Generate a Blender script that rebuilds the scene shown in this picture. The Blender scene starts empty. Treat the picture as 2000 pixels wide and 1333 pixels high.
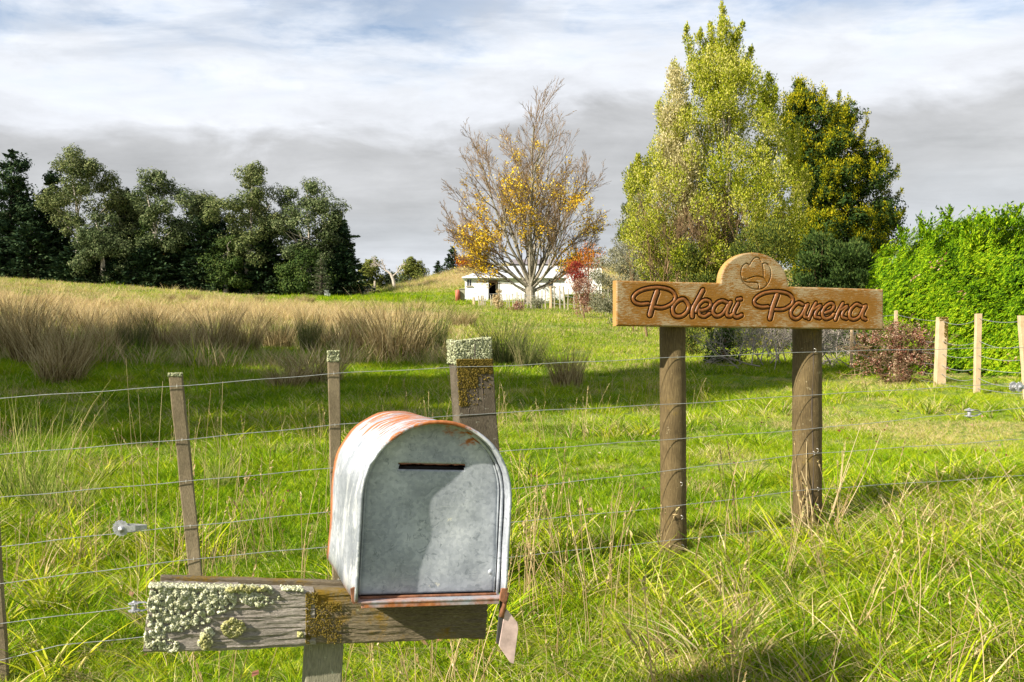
import bpy, math, random
import numpy as np
from mathutils import Vector, Matrix

C = bpy.context.scene
COL = C.collection
R = math.radians
CZ = 1.5          # eye height datum
F = 1800.0        # focal length in photograph pixels

# ------------------------------------------------------------------ camera
cam = bpy.data.cameras.new('camera')
cam.sensor_width = 36
cam.lens = F / 2000 * 36
cam.clip_end = 3000
cam.clip_start = 0.05
co = bpy.data.objects.new('camera', cam)
co.location = (0, 0, CZ)
co.rotation_euler = (R(90), 0, 0)
COL.objects.link(co)
C.camera = co

# ------------------------------------------------------------------ light
SUN_EL = 34.0
SUN_H = np.array([-.83, -.56]); SUN_H = SUN_H / np.linalg.norm(SUN_H)
sd = Vector((SUN_H[0] * math.cos(R(SUN_EL)), SUN_H[1] * math.cos(R(SUN_EL)), math.sin(R(SUN_EL))))
sl = bpy.data.lights.new('sun', 'SUN')
sl.energy = 5.0
sl.angle = R(0.6)
sl.color = (1.0, .93, .80)
so = bpy.data.objects.new('sun', sl)
so.rotation_euler = sd.to_track_quat('Z', 'Y').to_euler()
so.location = (-30, -20, 40)
COL.objects.link(so)

C.view_settings.view_transform = 'Standard'
C.view_settings.look = 'None'
C.view_settings.exposure = 1.05
C.view_settings.gamma = 1
C.render.engine = 'CYCLES'
C.cycles.max_bounces = 6
C.cycles.diffuse_bounces = 3
C.cycles.glossy_bounces = 2
C.cycles.transmission_bounces = 4
C.cycles.transparent_max_bounces = 4
C.cycles.use_denoising = True


# node shorthand -----------------------------------------------------------
def nd(nt, t, **kw):
    n = nt.nodes.new(t)
    for k, v in kw.items():
        if k.startswith('i_'):
            key = k[2:]
            key = int(key) if key.isdigit() else key.replace('_', ' ')
            s = n.inputs[key]
            if isinstance(v, bpy.types.NodeSocket):
                nt.links.new(v, s)
            else:
                s.default_value = v
        else:
            setattr(n, k, v)
    return n


def ramp(nt, fac, stops, interp='LINEAR'):
    n = nt.nodes.new('ShaderNodeValToRGB')
    cr = n.color_ramp
    cr.interpolation = interp
    while len(cr.elements) > 1:
        cr.elements.remove(cr.elements[-1])
    cr.elements[0].position = stops[0][0]
    c = stops[0][1]
    cr.elements[0].color = (*c, 1) if not isinstance(c, (int, float)) else (c, c, c, 1)
    for p, c in stops[1:]:
        e = cr.elements.new(p)
        e.color = (*c, 1) if not isinstance(c, (int, float)) else (c, c, c, 1)
    nt.links.new(fac, n.inputs[0])
    return n.outputs[0]


def math_(nt, op, a, b=None, clamp=False):
    n = nt.nodes.new('ShaderNodeMath')
    n.operation = op
    n.use_clamp = clamp
    for i, v in enumerate((a, b)):
        if v is None:
            continue
        if isinstance(v, bpy.types.NodeSocket):
            nt.links.new(v, n.inputs[i])
        else:
            n.inputs[i].default_value = v
    return n.outputs[0]


def mixc(nt, f, a, b, mode='MIX'):
    n = nt.nodes.new('ShaderNodeMix')
    n.data_type = 'RGBA'
    n.blend_type = mode
    for s, v in ((n.inputs[0], f), (n.inputs[6], a), (n.inputs[7], b)):
        if isinstance(v, bpy.types.NodeSocket):
            nt.links.new(v, s)
        elif isinstance(v, (int, float)):
            s.default_value = v
        else:
            s.default_value = (*v, 1)
    return n.outputs[2]


def noise(nt, vec, scale, detail=4, rough=.55, mapping=None, dist=0.0):
    if mapping is not None:
        m = nd(nt, 'ShaderNodeMapping', i_Vector=vec)
        m.inputs['Scale'].default_value = mapping
        vec = m.outputs[0]
    n = nd(nt, 'ShaderNodeTexNoise', i_Vector=vec, i_Scale=scale, i_Detail=detail, i_Roughness=rough, i_Distortion=dist)
    return n.outputs[0]


# ------------------------------------------------------------------ world
W = bpy.data.worlds.new('World')
C.world = W
W.use_nodes = True
nt = W.node_tree
nt.nodes.clear()
sky = nd(nt, 'ShaderNodeTexSky', sky_type='NISHITA')
sky.sun_disc = False
sky.sun_elevation = R(SUN_EL)
sky.sun_rotation = math.atan2(SUN_H[0], SUN_H[1])
bg_sky = nd(nt, 'ShaderNodeBackground', i_Color=sky.outputs[0], i_Strength=0.080)
tc = nd(nt, 'ShaderNodeTexCoord').outputs['Generated']
sx = nd(nt, 'ShaderNodeSeparateXYZ', i_Vector=tc)
zz = sx.outputs[2]
zc = math_(nt, 'ADD', math_(nt, 'MAXIMUM', zz, 0.0), 0.10)
px_ = math_(nt, 'DIVIDE', sx.outputs[0], zc)
py_ = math_(nt, 'DIVIDE', sx.outputs[1], zc)
pl = nd(nt, 'ShaderNodeCombineXYZ', i_X=px_, i_Y=py_).outputs[0]
n_big = noise(nt, pl, 0.85, 5, .55, (1, 1, 1))
n_mid = noise(nt, pl, 2.6, 7, .6, (.8, 1.5, 1), .4)
n_dir = noise(nt, tc, 3.0, 5, .55, (1, 1, 3.2))
n_dir2 = noise(nt, tc, 7.5, 6, .6, (1, 1, 2.6), .3)
# elevation perturbed by noise makes the ragged cloud decks
e1 = math_(nt, 'ADD', zz, math_(nt, 'MULTIPLY', math_(nt, 'SUBTRACT', n_dir, .5), .16))
e1 = math_(nt, 'ADD', e1, math_(nt, 'MULTIPLY', math_(nt, 'SUBTRACT', n_dir2, .5), .07))
# deck leans a little down to the left
e1 = math_(nt, 'ADD', e1, math_(nt, 'MULTIPLY', sx.outputs[0], -.05))
deck = ramp(nt, e1, [(0.0, (.44, .465, .495)), (.055, (.45, .47, .50)), (.11, (.34, .355, .372)), (.155, (.315, .323, .332)),
                     (.205, (.34, .346, .356)), (.235, (.47, .485, .515)), (.29, (.50, .52, .555)), (.34, (.42, .455, .51)),
                     (.45, (.37, .40, .45)), (1.0, (.34, .36, .40))])
var = ramp(nt, n_dir2, [(.25, .84), (.5, 1.0), (.75, 1.15)])
deck = mixc(nt, 1.0, deck, var, 'MULTIPLY')
var2 = ramp(nt, n_mid, [(.3, .93), (.7, 1.07)])
deck = mixc(nt, 1.0, deck, var2, 'MULTIPLY')
bg_cloud = nd(nt, 'ShaderNodeBackground', i_Color=deck, i_Strength=0.90)
# blue openings high up
gap = math_(nt, 'MULTIPLY', ramp(nt, n_mid, [(.40, 1.0), (.60, 0.0)]), ramp(nt, e1, [(.27, 0.0), (.36, .75)]))
gap = math_(nt, 'ADD', gap, math_(nt, 'MULTIPLY', ramp(nt, n_dir2, [(.5, 0.0), (.7, .5)]), ramp(nt, e1, [(.24, 0.0), (.33, 1.0)])), True)
mx = nd(nt, 'ShaderNodeMixShader', i_0=gap)
nt.links.new(bg_cloud.outputs[0], mx.inputs[1])
nt.links.new(bg_sky.outputs[0], mx.inputs[2])
wo = nd(nt, 'ShaderNodeOutputWorld')
nt.links.new(mx.outputs[0], wo.inputs[0])

rng = np.random.default_rng(7)
random.seed(7)


# ------------------------------------------------------------------ geometry helpers
def P(px, py, d):
    """a point of the place given by its sight line and its distance along y"""
    return np.array([(px - 1000) / F * d, d, CZ + (666.5 - py) / F * d])


def mesh_np(name, V, Fc, nper=4, smooth=False):
    me = bpy.data.meshes.new(name)
    V = np.asarray(V, dtype=np.float32).reshape(-1, 3)
    Fc = np.asarray(Fc, dtype=np.int32).reshape(-1, nper)
    me.vertices.add(len(V))
    me.vertices.foreach_set('co', V.ravel())
    me.loops.add(Fc.size)
    me.loops.foreach_set('vertex_index', Fc.ravel())
    me.polygons.add(len(Fc))
    me.polygons.foreach_set('loop_start', np.arange(0, Fc.size, nper, dtype=np.int32))
    if smooth:
        me.polygons.foreach_set('use_smooth', np.ones(len(Fc), dtype=bool))
    me.update(calc_edges=True)
    return me


def ob(name, me, mat=None, parent=None, loc=None, smooth=None):
    o = bpy.data.objects.new(name, me)
    COL.objects.link(o)
    if mat is not None and me is not None and len(me.materials) == 0:
        me.materials.append(mat)
    if parent is not None:
        o.parent = parent
    if loc is not None:
        o.location = loc
    if smooth and me is not None:
        me.polygons.foreach_set('use_smooth', np.ones(len(me.polygons), dtype=bool))
    return o


def tag(o, label=None, cat=None, group=None, kind=None):
    if label: o['label'] = label
    if cat: o['category'] = cat
    if group: o['group'] = group
    if kind: o['kind'] = kind
    return o


def empty(name, loc=(0, 0, 0), label=None, cat=None, group=None, rot=None):
    o = bpy.data.objects.new(name, None)
    COL.objects.link(o)
    o.location = loc
    o.empty_display_size = .1
    if rot is not None: o.rotation_euler = rot
    return tag(o, label, cat, group)


class MB:
    """collects polygons; build() links them as one mesh object"""
    def __init__(s): s.v = []; s.f = []

    def add(s, V, Fs):
        n = len(s.v)
        s.v += [tuple(map(float, p)) for p in V]
        s.f += [tuple(i + n for i in f) for f in Fs]

    def box(s, c, size, rot=None):
        x, y, z = [k / 2 for k in size]
        V = [(-x, -y, -z), (x, -y, -z), (x, y, -z), (-x, y, -z), (-x, -y, z), (x, -y, z), (x, y, z), (-x, y, z)]
        if rot is not None:
            V = [rot @ Vector(p) for p in V]
        V = [(p[0] + c[0], p[1] + c[1], p[2] + c[2]) for p in V]
        s.add(V, [(0, 3, 2, 1), (4, 5, 6, 7), (0, 1, 5, 4), (1, 2, 6, 5), (2, 3, 7, 6), (3, 0, 4, 7)])

    def tube(s, pts, rad, n=8, caps=True):
        pts = [np.asarray(p, float) for p in pts]
        if isinstance(rad, (int, float)): rad = [rad] * len(pts)
        V = []; 
        up = np.array([0, 0, 1.0])
        for i, p in enumerate(pts):
            t = pts[min(i + 1, len(pts) - 1)] - pts[max(i - 1, 0)]
            t = t / (np.linalg.norm(t) + 1e-9)
            a = np.cross(t, up if abs(t[2]) < .9 else np.array([0, 1.0, 0]))
            a /= np.linalg.norm(a) + 1e-9
            b = np.cross(t, a)
            for k in range(n):
                w = 2 * math.pi * k / n
                V.append(p + (a * math.cos(w) + b * math.sin(w)) * rad[i])
        Fs = []
        for i in range(len(pts) - 1):
            for k in range(n):
                k2 = (k + 1) % n
                Fs.append((i * n + k, i * n + k2, (i + 1) * n + k2, (i + 1) * n + k))
        if caps:
            Fs.append(tuple(range(n))[::-1])
            Fs.append(tuple((len(pts) - 1) * n + k for k in range(n)))
        s.add(V, Fs)

    def mesh(s, name, smooth=False):
        me = bpy.data.meshes.new(name)
        me.from_pydata(s.v, [], s.f)
        if smooth:
            me.polygons.foreach_set('use_smooth', np.ones(len(me.polygons), dtype=bool))
        me.update()
        return me

    def build(s, name, mat, parent=None, smooth=False, bevel=0, loc=None):
        o = ob(name, s.mesh(name, smooth), mat, parent, loc)
        if bevel:
            m = o.modifiers.new('bevel', 'BEVEL'); m.width = bevel; m.segments = 2; m.limit_method = 'ANGLE'
        return o


def tubes_np(paths, n=4):
    """many tapered tubes -> V, F arrays. paths: list of (pts (k,3), radii (k,))"""
    Vs, Fs, base = [], [], 0
    by = {}
    for p, r in paths:
        by.setdefault(len(p), []).append((p, r))
    for k, lst in by.items():
        Pn = np.array([a for a, _ in lst], float); Rn = np.array([b for _, b in lst], float)
        T = np.empty_like(Pn)
        T[:, 1:-1] = Pn[:, 2:] - Pn[:, :-2]; T[:, 0] = Pn[:, 1] - Pn[:, 0]; T[:, -1] = Pn[:, -1] - Pn[:, -2]
        T /= np.linalg.norm(T, axis=2, keepdims=True) + 1e-9
        ref = np.where(np.abs(T[..., 2:3]) < .9, np.array([0, 0, 1.0]), np.array([0, 1.0, 0]))
        A = np.cross(T, ref); A /= np.linalg.norm(A, axis=2, keepdims=True) + 1e-9
        B = np.cross(T, A)
        w = np.arange(n) * 2 * math.pi / n
        V = Pn[:, :, None, :] + (A[:, :, None, :] * np.cos(w)[None, None, :, None] + B[:, :, None, :] * np.sin(w)[None, None, :, None]) * Rn[:, :, None, None]
        m = len(lst)
        idx = np.arange(m * k * n).reshape(m, k, n) + base
        a = idx[:, :-1, :]; b = np.roll(idx, -1, axis=2)[:, :-1, :]
        c = np.roll(idx, -1, axis=2)[:, 1:, :]; d = idx[:, 1:, :]
        Fs.append(np.stack([a, b, c, d], -1).reshape(-1, 4))
        Vs.append(V.reshape(-1, 3)); base += m * k * n
    return np.concatenate(Vs), np.concatenate(Fs)


def unit(a):
    return a / (np.linalg.norm(a, axis=-1, keepdims=True) + 1e-9)


def leaf_quads(Pt, Nr, size, aspect=.5, along=None, jit=.35):
    """leaf shaped quads (a rhombus) at Pt facing about Nr; size an array; along = growing direction"""
    n = len(Pt)
    Nr = unit(Nr + rng.normal(size=(n, 3)) * jit)
    if along is None:
        t = unit(np.cross(Nr, rng.normal(size=(n, 3))))
    else:
        t = unit(along + rng.normal(size=(n, 3)) * .3)
    b = unit(np.cross(Nr, t))
    s = np.broadcast_to(np.asarray(size), (n,))[:, None] * (0.7 + .6 * rng.random((n, 1)))
    V = np.stack([Pt - t * s * .5, Pt + b * s * aspect * .5 - t * s * .05, Pt + t * s * .5, Pt - b * s * aspect * .5 - t * s * .05], 1)
    return V.reshape(-1, 3), np.arange(n * 4).reshape(n, 4)


def clump_points(cs, rs, n_each, squash=(1, 1, 1), shell=.55):
    """points within clumps, biased to their outside"""
    n = len(cs)
    D = unit(rng.normal(size=(n, n_each, 3)))
    r = shell + (1 - shell) * rng.random((n, n_each, 1))
    r *= 1 + .25 * np.sin(D[..., :1] * 5 + rng.random((n, 1, 1)) * 6) * np.cos(D[..., 2:3] * 4)
    Q = D * r * np.asarray(rs)[:, None, None] * np.asarray(squash)
    return (np.asarray(cs)[:, None, :] + Q).reshape(-1, 3), D.reshape(-1, 3)


# ------------------------------------------------------------------ terrain
TD = np.array([0, 2, 3, 4.4, 6, 10, 15, 22, 30, 45, 60, 80, 105, 130, 170, 260, 900.])
TPX = np.array([0, 500, 700, 800, 905, 1050, 1270, 1900.])
TZ = np.array([
    [-1.45, -1.42, -1.38, -1.31, -1.27, -1.17, -1.0, -.55, .0, 1.5, 3.2, 5.2, 7.05, 7.6, 6.5, 3, 0],
    [-1.45, -1.42, -1.33, -1.22, -1.19, -1.12, -1.0, -.65, -.15, 1.0, 2.3, 3.7, 4.9, 5.1, 4, 1, 0],
    [-1.45, -1.40, -1.30, -1.18, -1.13, -1.08, -.97, -.68, -.25, .75, 2.0, 3.5, 5.05, 6.3, 5, 2, 0],
    [-1.45, -1.40, -1.29, -1.16, -1.11, -1.07, -.97, -.69, -.27, .7, 1.95, 3.45, 5.6, 8.2, 7, 3, 0],
    [-1.45, -1.40, -1.28, -1.15, -1.10, -1.06, -.96, -.70, -.30, .65, 1.9, 3.35, 6.3, 10.6, 10, 4, 0],
    [-1.45, -1.38, -1.25, -1.12, -1.08, -1.03, -.95, -.71, -.32, .6, 1.8, 3.35, 6.5, 11.6, 11, 5, 0],
    [-1.45, -1.35, -1.20, -1.07, -1.05, -1.0, -.93, -.72, -.35, .5, 1.6, 3.3, 6.0, 11.0, 11, 5, 0],
    [-1.45, -1.30, -1.07, -.96, -.93, -.90, -.80, -.62, -.4, .4, 1.4, 3.0, 6.0, 9.0, 9, 5, 0]])


def sstep(a, b, x):
    t = np.clip((x - a) / (b - a), 0, 1)
    return t * t * (3 - 2 * t)


def terrain(x, y):
    x = np.asarray(x, float); y = np.asarray(y, float)
    d = np.clip(y, 0, 899)
    u = x / np.maximum(d, 3)
    px = np.clip(1000 + F * u, 0, 1900)
    cols = []
    for row in TZ:
        z = 0
        for s in (-.09, -.03, .03, .09):          # soften the profile's knees
            z = z + np.interp(d * (1 + s), TD, row)
        cols.append(z / 4)
    cols = np.stack(cols)
    j = np.clip(np.searchsorted(TPX, px) - 1, 0, len(TPX) - 2)
    t = (px - TPX[j]) / (TPX[j + 1] - TPX[j])
    a = np.take_along_axis(cols, j[None], 0)[0]; b = np.take_along_axis(cols, j[None] + 1, 0)[0]
    z = a * (1 - t) + b * t
    amp = .018 + .05 * sstep(5, 40, d) + .12 * sstep(50, 110, d)
    z = z + amp * (np.sin(x * 1.1 + .6 * np.sin(y * .9)) * np.cos(y * .8 + .5 * np.sin(x * .7))) * .6
    z = z + amp * .4 * np.sin(x * 2.7 + 1.3) * np.sin(y * 2.3 + x * .6)
    return z + CZ


def tz(x, y):
    return float(terrain(np.array([x]), np.array([y]))[0])


def depth_at(px, py, lo=2.5, hi=140):
    """distance at which the ground meets a sight line"""
    ds = np.geomspace(lo, hi, 600)
    z = terrain((px - 1000) / F * ds, ds)
    yy = 666.5 - (z - CZ) / ds * F
    i = np.where(yy <= py)[0]
    return float(ds[i[0]]) if len(i) else hi


def ground_pt(px, d):
    x = (px - 1000) / F * d
    return np.array([x, d, tz(x, d)])


def vnoise(x, y, s, seed=0):
    """cheap smooth value noise 0..1"""
    x = np.asarray(x) * s + 37.1 * seed; y = np.asarray(y) * s - 11.7 * seed
    xi = np.floor(x).astype(np.int64); yi = np.floor(y).astype(np.int64)
    fx = x - xi; fy = y - yi
    fx = fx * fx * (3 - 2 * fx); fy = fy * fy * (3 - 2 * fy)

    def h(a, b):
        n = (a * 374761393 + b * 668265263 + seed * 1442695) & 0x7fffffff
        n = ((n ^ (n >> 13)) * 1274126177) & 0x7fffffff
        return ((n ^ (n >> 16)) & 0xffff) / 65535.
    return (h(xi, yi) * (1 - fx) + h(xi + 1, yi) * fx) * (1 - fy) + (h(xi, yi + 1) * (1 - fx) + h(xi + 1, yi + 1) * fx) * fy


def dryness(x, y):
    x = np.asarray(x, float); y = np.asarray(y, float)
    px = 1000 + F * x / np.maximum(y, 3)
    n = vnoise(x, y, .25, 1) * .5 + vnoise(x, y, .9, 2) * .3 + vnoise(x, y, 3, 3) * .2
    left = 1 - sstep(760, 960, px)
    d = .09 + .34 * (n - .40)
    straw = left * sstep(26, 34, y) * (1 - sstep(66, 76, y) * sstep(380, 620, px)) 
    n2 = vnoise(x, y * 2.5, .12, 9)
    d = d + .85 * straw * (.55 + .8 * n) * (1 - .55 * sstep(48, 66, y)) * (1 - .75 * sstep(.62, .78, n2))
    d = d - .2 * left * sstep(70, 80, y) * sstep(450, 700, px) * (1 - sstep(104, 112, y))
    hill = sstep(700, 820, px) * sstep(92, 104, y)
    d = d + hill * (.95 * n)
    d = d + (1 - left) * sstep(20, 40, y) * .12
    # pale verge tangle under the fence, mostly to the right
    front = (1 - sstep(4.9, 5.6, y - x * .25)) * sstep(900, 1300, px)
    d = d + front * (.02 + .38 * sstep(.52, .72, n))
    return np.clip(d, 0, 1)


def axis(lo, hi, mid, fine, n):
    t = np.linspace(-1, 1, n)
    s = np.sign(t) * (np.abs(t) ** 3.2)
    return np.where(s < 0, mid + s * (mid - lo), mid + s * (hi - mid)) + t * fine


xs = axis(-420, 420, 0, 6, 260)
ys = np.concatenate([np.linspace(-60, 0, 16)[:-1], np.geomspace(.8, 900, 300) - .8])
GX, GY = np.meshgrid(xs, ys)
GZ = terrain(GX, GY)
nx, ny = len(xs), len(ys)
idx = np.arange(nx * ny).reshape(ny, nx)
quads = np.stack([idx[:-1, :-1], idx[:-1, 1:], idx[1:, 1:], idx[1:, :-1]], -1).reshape(-1, 4)
me = mesh_np('ground', np.stack([GX, GY, GZ], -1).reshape(-1, 3), quads, smooth=True)
at = me.attributes.new('dry', 'FLOAT', 'POINT')
at.data.foreach_set('value', dryness(GX.ravel(), GY.ravel()).astype(np.float32))


def new_mat(name):
    m = bpy.data.materials.new(name)
    m.use_nodes = True
    m.node_tree.nodes.clear()
    return m, m.node_tree


def finish(nt, bsdf, disp=None):
    o = nd(nt, 'ShaderNodeOutputMaterial')
    nt.links.new(bsdf, o.inputs[0])


def principled(nt, col, rough=.8, metal=0.0, spec=.3, bump=None, bstr=.3, bdist=.01):
    p = nd(nt, 'ShaderNodeBsdfPrincipled')
    for key, v in (('Base Color', col), ('Roughness', rough), ('Metallic', metal), ('Specular IOR Level', spec)):
        if isinstance(v, bpy.types.NodeSocket): nt.links.new(v, p.inputs[key])
        elif isinstance(v, (int, float)): p.inputs[key].default_value = v
        else: p.inputs[key].default_value = (*v, 1)
    if bump is not None:
        b = nd(nt, 'ShaderNodeBump', i_Height=bump, i_Strength=bstr, i_Distance=bdist)
        nt.links.new(b.outputs[0], p.inputs['Normal'])
    return p


def foliage_mat(name, cols, transl=.3, patch=1.2, patch_amt=.35, rough=.65, spec=.07, hue_noise=None):
    """leaf colours picked per leaf, drifting in patches"""
    m, nt = new_mat(name)
    geo = nd(nt, 'ShaderNodeNewGeometry')
    obj = nd(nt, 'ShaderNodeTexCoord').outputs['Object']
    n = noise(nt, obj, patch, 3, .5)
    f = math_(nt, 'ADD', geo.outputs['Random Per Island'], math_(nt, 'MULTIPLY', math_(nt, 'SUBTRACT', n, .5), patch_amt * 4), True)
    k = len(cols)
    c = ramp(nt, f, [(i / (k - 1), cols[i]) for i in range(k)])
    p = principled(nt, c, rough, 0, spec)
    tr = nd(nt, 'ShaderNodeBsdfTranslucent', i_Color=c)
    mx = nd(nt, 'ShaderNodeMixShader', i_0=transl)
    nt.links.new(p.outputs[0], mx.inputs[1]); nt.links.new(tr.outputs[0], mx.inputs[2])
    finish(nt, mx.outputs[0])
    return m


# ground under the grass
m_ground, nt = new_mat('pasture_soil')
dry = nd(nt, 'ShaderNodeAttribute', attribute_name='dry').outputs['Fac']
oc = nd(nt, 'ShaderNodeTexCoord').outputs['Object']
g1 = noise(nt, oc, 9, 6, .65)
g2 = noise(nt, oc, .7, 3, .5)
green = ramp(nt, g1, [(.3, (.03, .055, .004)), (.5, (.09, .16, .006)), (.7, (.18, .25, .012))])
straw = ramp(nt, g1, [(.3, (.26, .20, .09)), (.5, (.46, .37, .20)), (.7, (.60, .50, .29))])
cg = mixc(nt, dry, green, straw)
p = principled(nt, cg, .95, 0, .1, g1, .8, .04)
finish(nt, p.outputs[0])
tag(ob('ground', me, m_ground), 'grassy paddock rising gently to a low hill and tree line', kind='structure')


# ------------------------------------------------------------------ grass
def grass_mat(name, green, straw, transl=.26):
    m, nt = new_mat(name)
    geo = nd(nt, 'ShaderNodeNewGeometry')
    tint = nd(nt, 'ShaderNodeAttribute', attribute_name='tint', attribute_type='INSTANCER').outputs['Fac']
    shade = nd(nt, 'ShaderNodeAttribute', attribute_name='shade', attribute_type='INSTANCER').outputs['Fac']
    rnd = geo.outputs['Random Per Island']
    k = len(green)
    g = ramp(nt, math_(nt, 'ADD', math_(nt, 'MULTIPLY', rnd, .55), math_(nt, 'MULTIPLY', shade, .5), True), [(i / (k - 1), green[i]) for i in range(k)])
    s = ramp(nt, rnd, [(i / (len(straw) - 1), straw[i]) for i in range(len(straw))])
    # a blade is dry when its own dice falls below the patch's dryness
    r2 = math_(nt, 'FRACT', math_(nt, 'MULTIPLY', rnd, 17.31))
    f = math_(nt, 'MULTIPLY', math_(nt, 'ADD', math_(nt, 'SUBTRACT', tint, r2), .03), 6.0, True)
    c = mixc(nt, f, g, s)
    p = principled(nt, c, .75, 0, .04)
    tr = nd(nt, 'ShaderNodeBsdfTranslucent', i_Color=c)
    mx = nd(nt, 'ShaderNodeMixShader', i_0=transl)
    nt.links.new(p.outputs[0], mx.inputs[1]); nt.links.new(tr.outputs[0], mx.inputs[2])
    finish(nt, mx.outputs[0])
    return m


STRAWS = [(.36, .24, .11), (.60, .46, .23), (.74, .62, .36)]
m_grass = grass_mat('pasture_grass', [(.024, .080, .003), (.12, .245, .006), (.33, .42, .009), (.58, .55, .03)], STRAWS)


def blades(n, rad, h, hv, w, lean, curve, seg=3, base_pow=.6, flat=0.0):
    """n blades rooted in a disc -> V, F; each blade a curved tapering strip"""
    a = rng.random(n) * 2 * math.pi
    r = rad * rng.random(n) ** base_pow
    bx, by = r * np.cos(a), r * np.sin(a)
    hh = h * (1 + hv * (rng.random(n) * 2 - 1))
    la = a + rng.normal(size=n) * .9
    ln = lean * (.3 + rng.random(n)) * hh
    cv = curve * (.2 + rng.random(n)) * hh
    dx, dy = np.cos(la), np.sin(la)
    wa = rng.random(n) * math.pi
    wx, wy = np.cos(wa), np.sin(wa)
    V = []
    for i in range(seg + 1):
        t = i / seg
        off = ln * t + cv * t * t
        z = hh * (t - flat * .55 * t * t)
        z = z * (1 - .25 * (cv / hh) * t)
        cx, cy = bx + dx * off, by + dy * off
        ww = w * (1 - t ** 1.6) * .5 + w * .04
        V.append(np.stack([cx - wx * ww, cy - wy * ww, z], 1))
        V.append(np.stack([cx + wx * ww, cy + wy * ww, z], 1))
    V = np.stack(V, 1)      # n, 2(seg+1), 3
    m = 2 * (seg + 1)
    b = (np.arange(n) * m)[:, None]
    Fs = []
    for i in range(seg):
        k = 2 * i
        Fs.append(np.concatenate([b + k, b + k + 1, b + k + 3, b + k + 2], 1))
    return V.reshape(-1, 3), np.stack(Fs, 1).reshape(-1, 4)


proto = bpy.data.collections.new('tuft_sources')   # not linked to the scene: sources for the instances
PROTO = []


def add_proto(name, V, Fc, mat):
    me = mesh_np(name, V, Fc)
    me.materials.append(mat)
    o = bpy.data.objects.new('%02d_%s' % (len(PROTO), name), me)
    proto.objects.link(o)
    PROTO.append(o.name)
    return len(PROTO) - 1


def merge(*parts):
    V, Fs, b = [], [], 0
    for v, f in parts:
        V.append(v); Fs.append(f + b); b += len(v)
    return np.concatenate(V), np.concatenate(Fs)


# pasture tufts (short, lush), verge tufts (long), straw mats, seed stalks, far tufts
IP = [add_proto('pasture_tuft', *blades(40, .070, .051, .65, .0046, .55, .7, 3), m_grass) for _ in range(4)]
IV = [add_proto('verge_tuft', *blades(30, .06, .135, .6, .0074, .5, .95, 4), m_grass) for _ in range(4)]
IM = [add_proto('straw_mat', *blades(34, .09, .13, .5, .0034, 1.3, .9, 4, .6, .8), m_grass) for _ in range(3)]


def stalk_geo(n, rad, h, w=.0016, head=.06):
    """thin stems with a feathery seed head"""
    parts = []
    for i in range(n):
        a = rng.random() * 6.28; r = rad * rng.random()
        b = np.array([r * math.cos(a), r * math.sin(a), 0])
        hh = h * (.6 + .5 * rng.random())
        la = rng.random() * 6.28; ln = (.05 + .35 * rng.random()) * hh
        pts = []
        for k in range(5):
            t = k / 4
            pts.append(b + np.array([math.cos(la) * ln * t ** 1.6, math.sin(la) * ln * t ** 1.6, hh * t * (1 - .08 * t)]))
        pts = np.array(pts)
        rr = np.array([w, w * .9, w * .8, w * .7, w * .5])
        parts.append(tubes_np([(pts, rr)], 3))
        tip = pts[-1]; dv = unit(pts[-1] - pts[-2])
        m = 12
        t = rng.random(m)
        pp = tip - dv * (t[:, None] * head)
        parts.append(leaf_quads(pp, rng.normal(size=(m, 3)), .016, .35, along=np.tile(dv, (m, 1)) + rng.normal(size=(m, 3)) * .2))
    return merge(*parts)


IS = [add_proto('seed_stalks', *stalk_geo(3, .08, .42), m_grass) for _ in range(3)]
IF = [add_proto('far_tuft', *blades(70, .34, .085, .5, .012, .5, .5, 2), m_grass) for _ in range(3)]
IH = [add_proto('hay_tuft', *blades(80, .38, .42, .5, .012, .35, .5, 3), m_grass) for _ in range(3)]


def scatter(n, y0, y1, umax=.72):
    """uniform by area in the wedge the place is seen through, and a margin beside it"""
    y = np.sqrt(rng.random(n) * (y1 * y1 - y0 * y0) + y0 * y0)
    x = (rng.random(n) * 2 - 1) * umax * y
    return x, y


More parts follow.
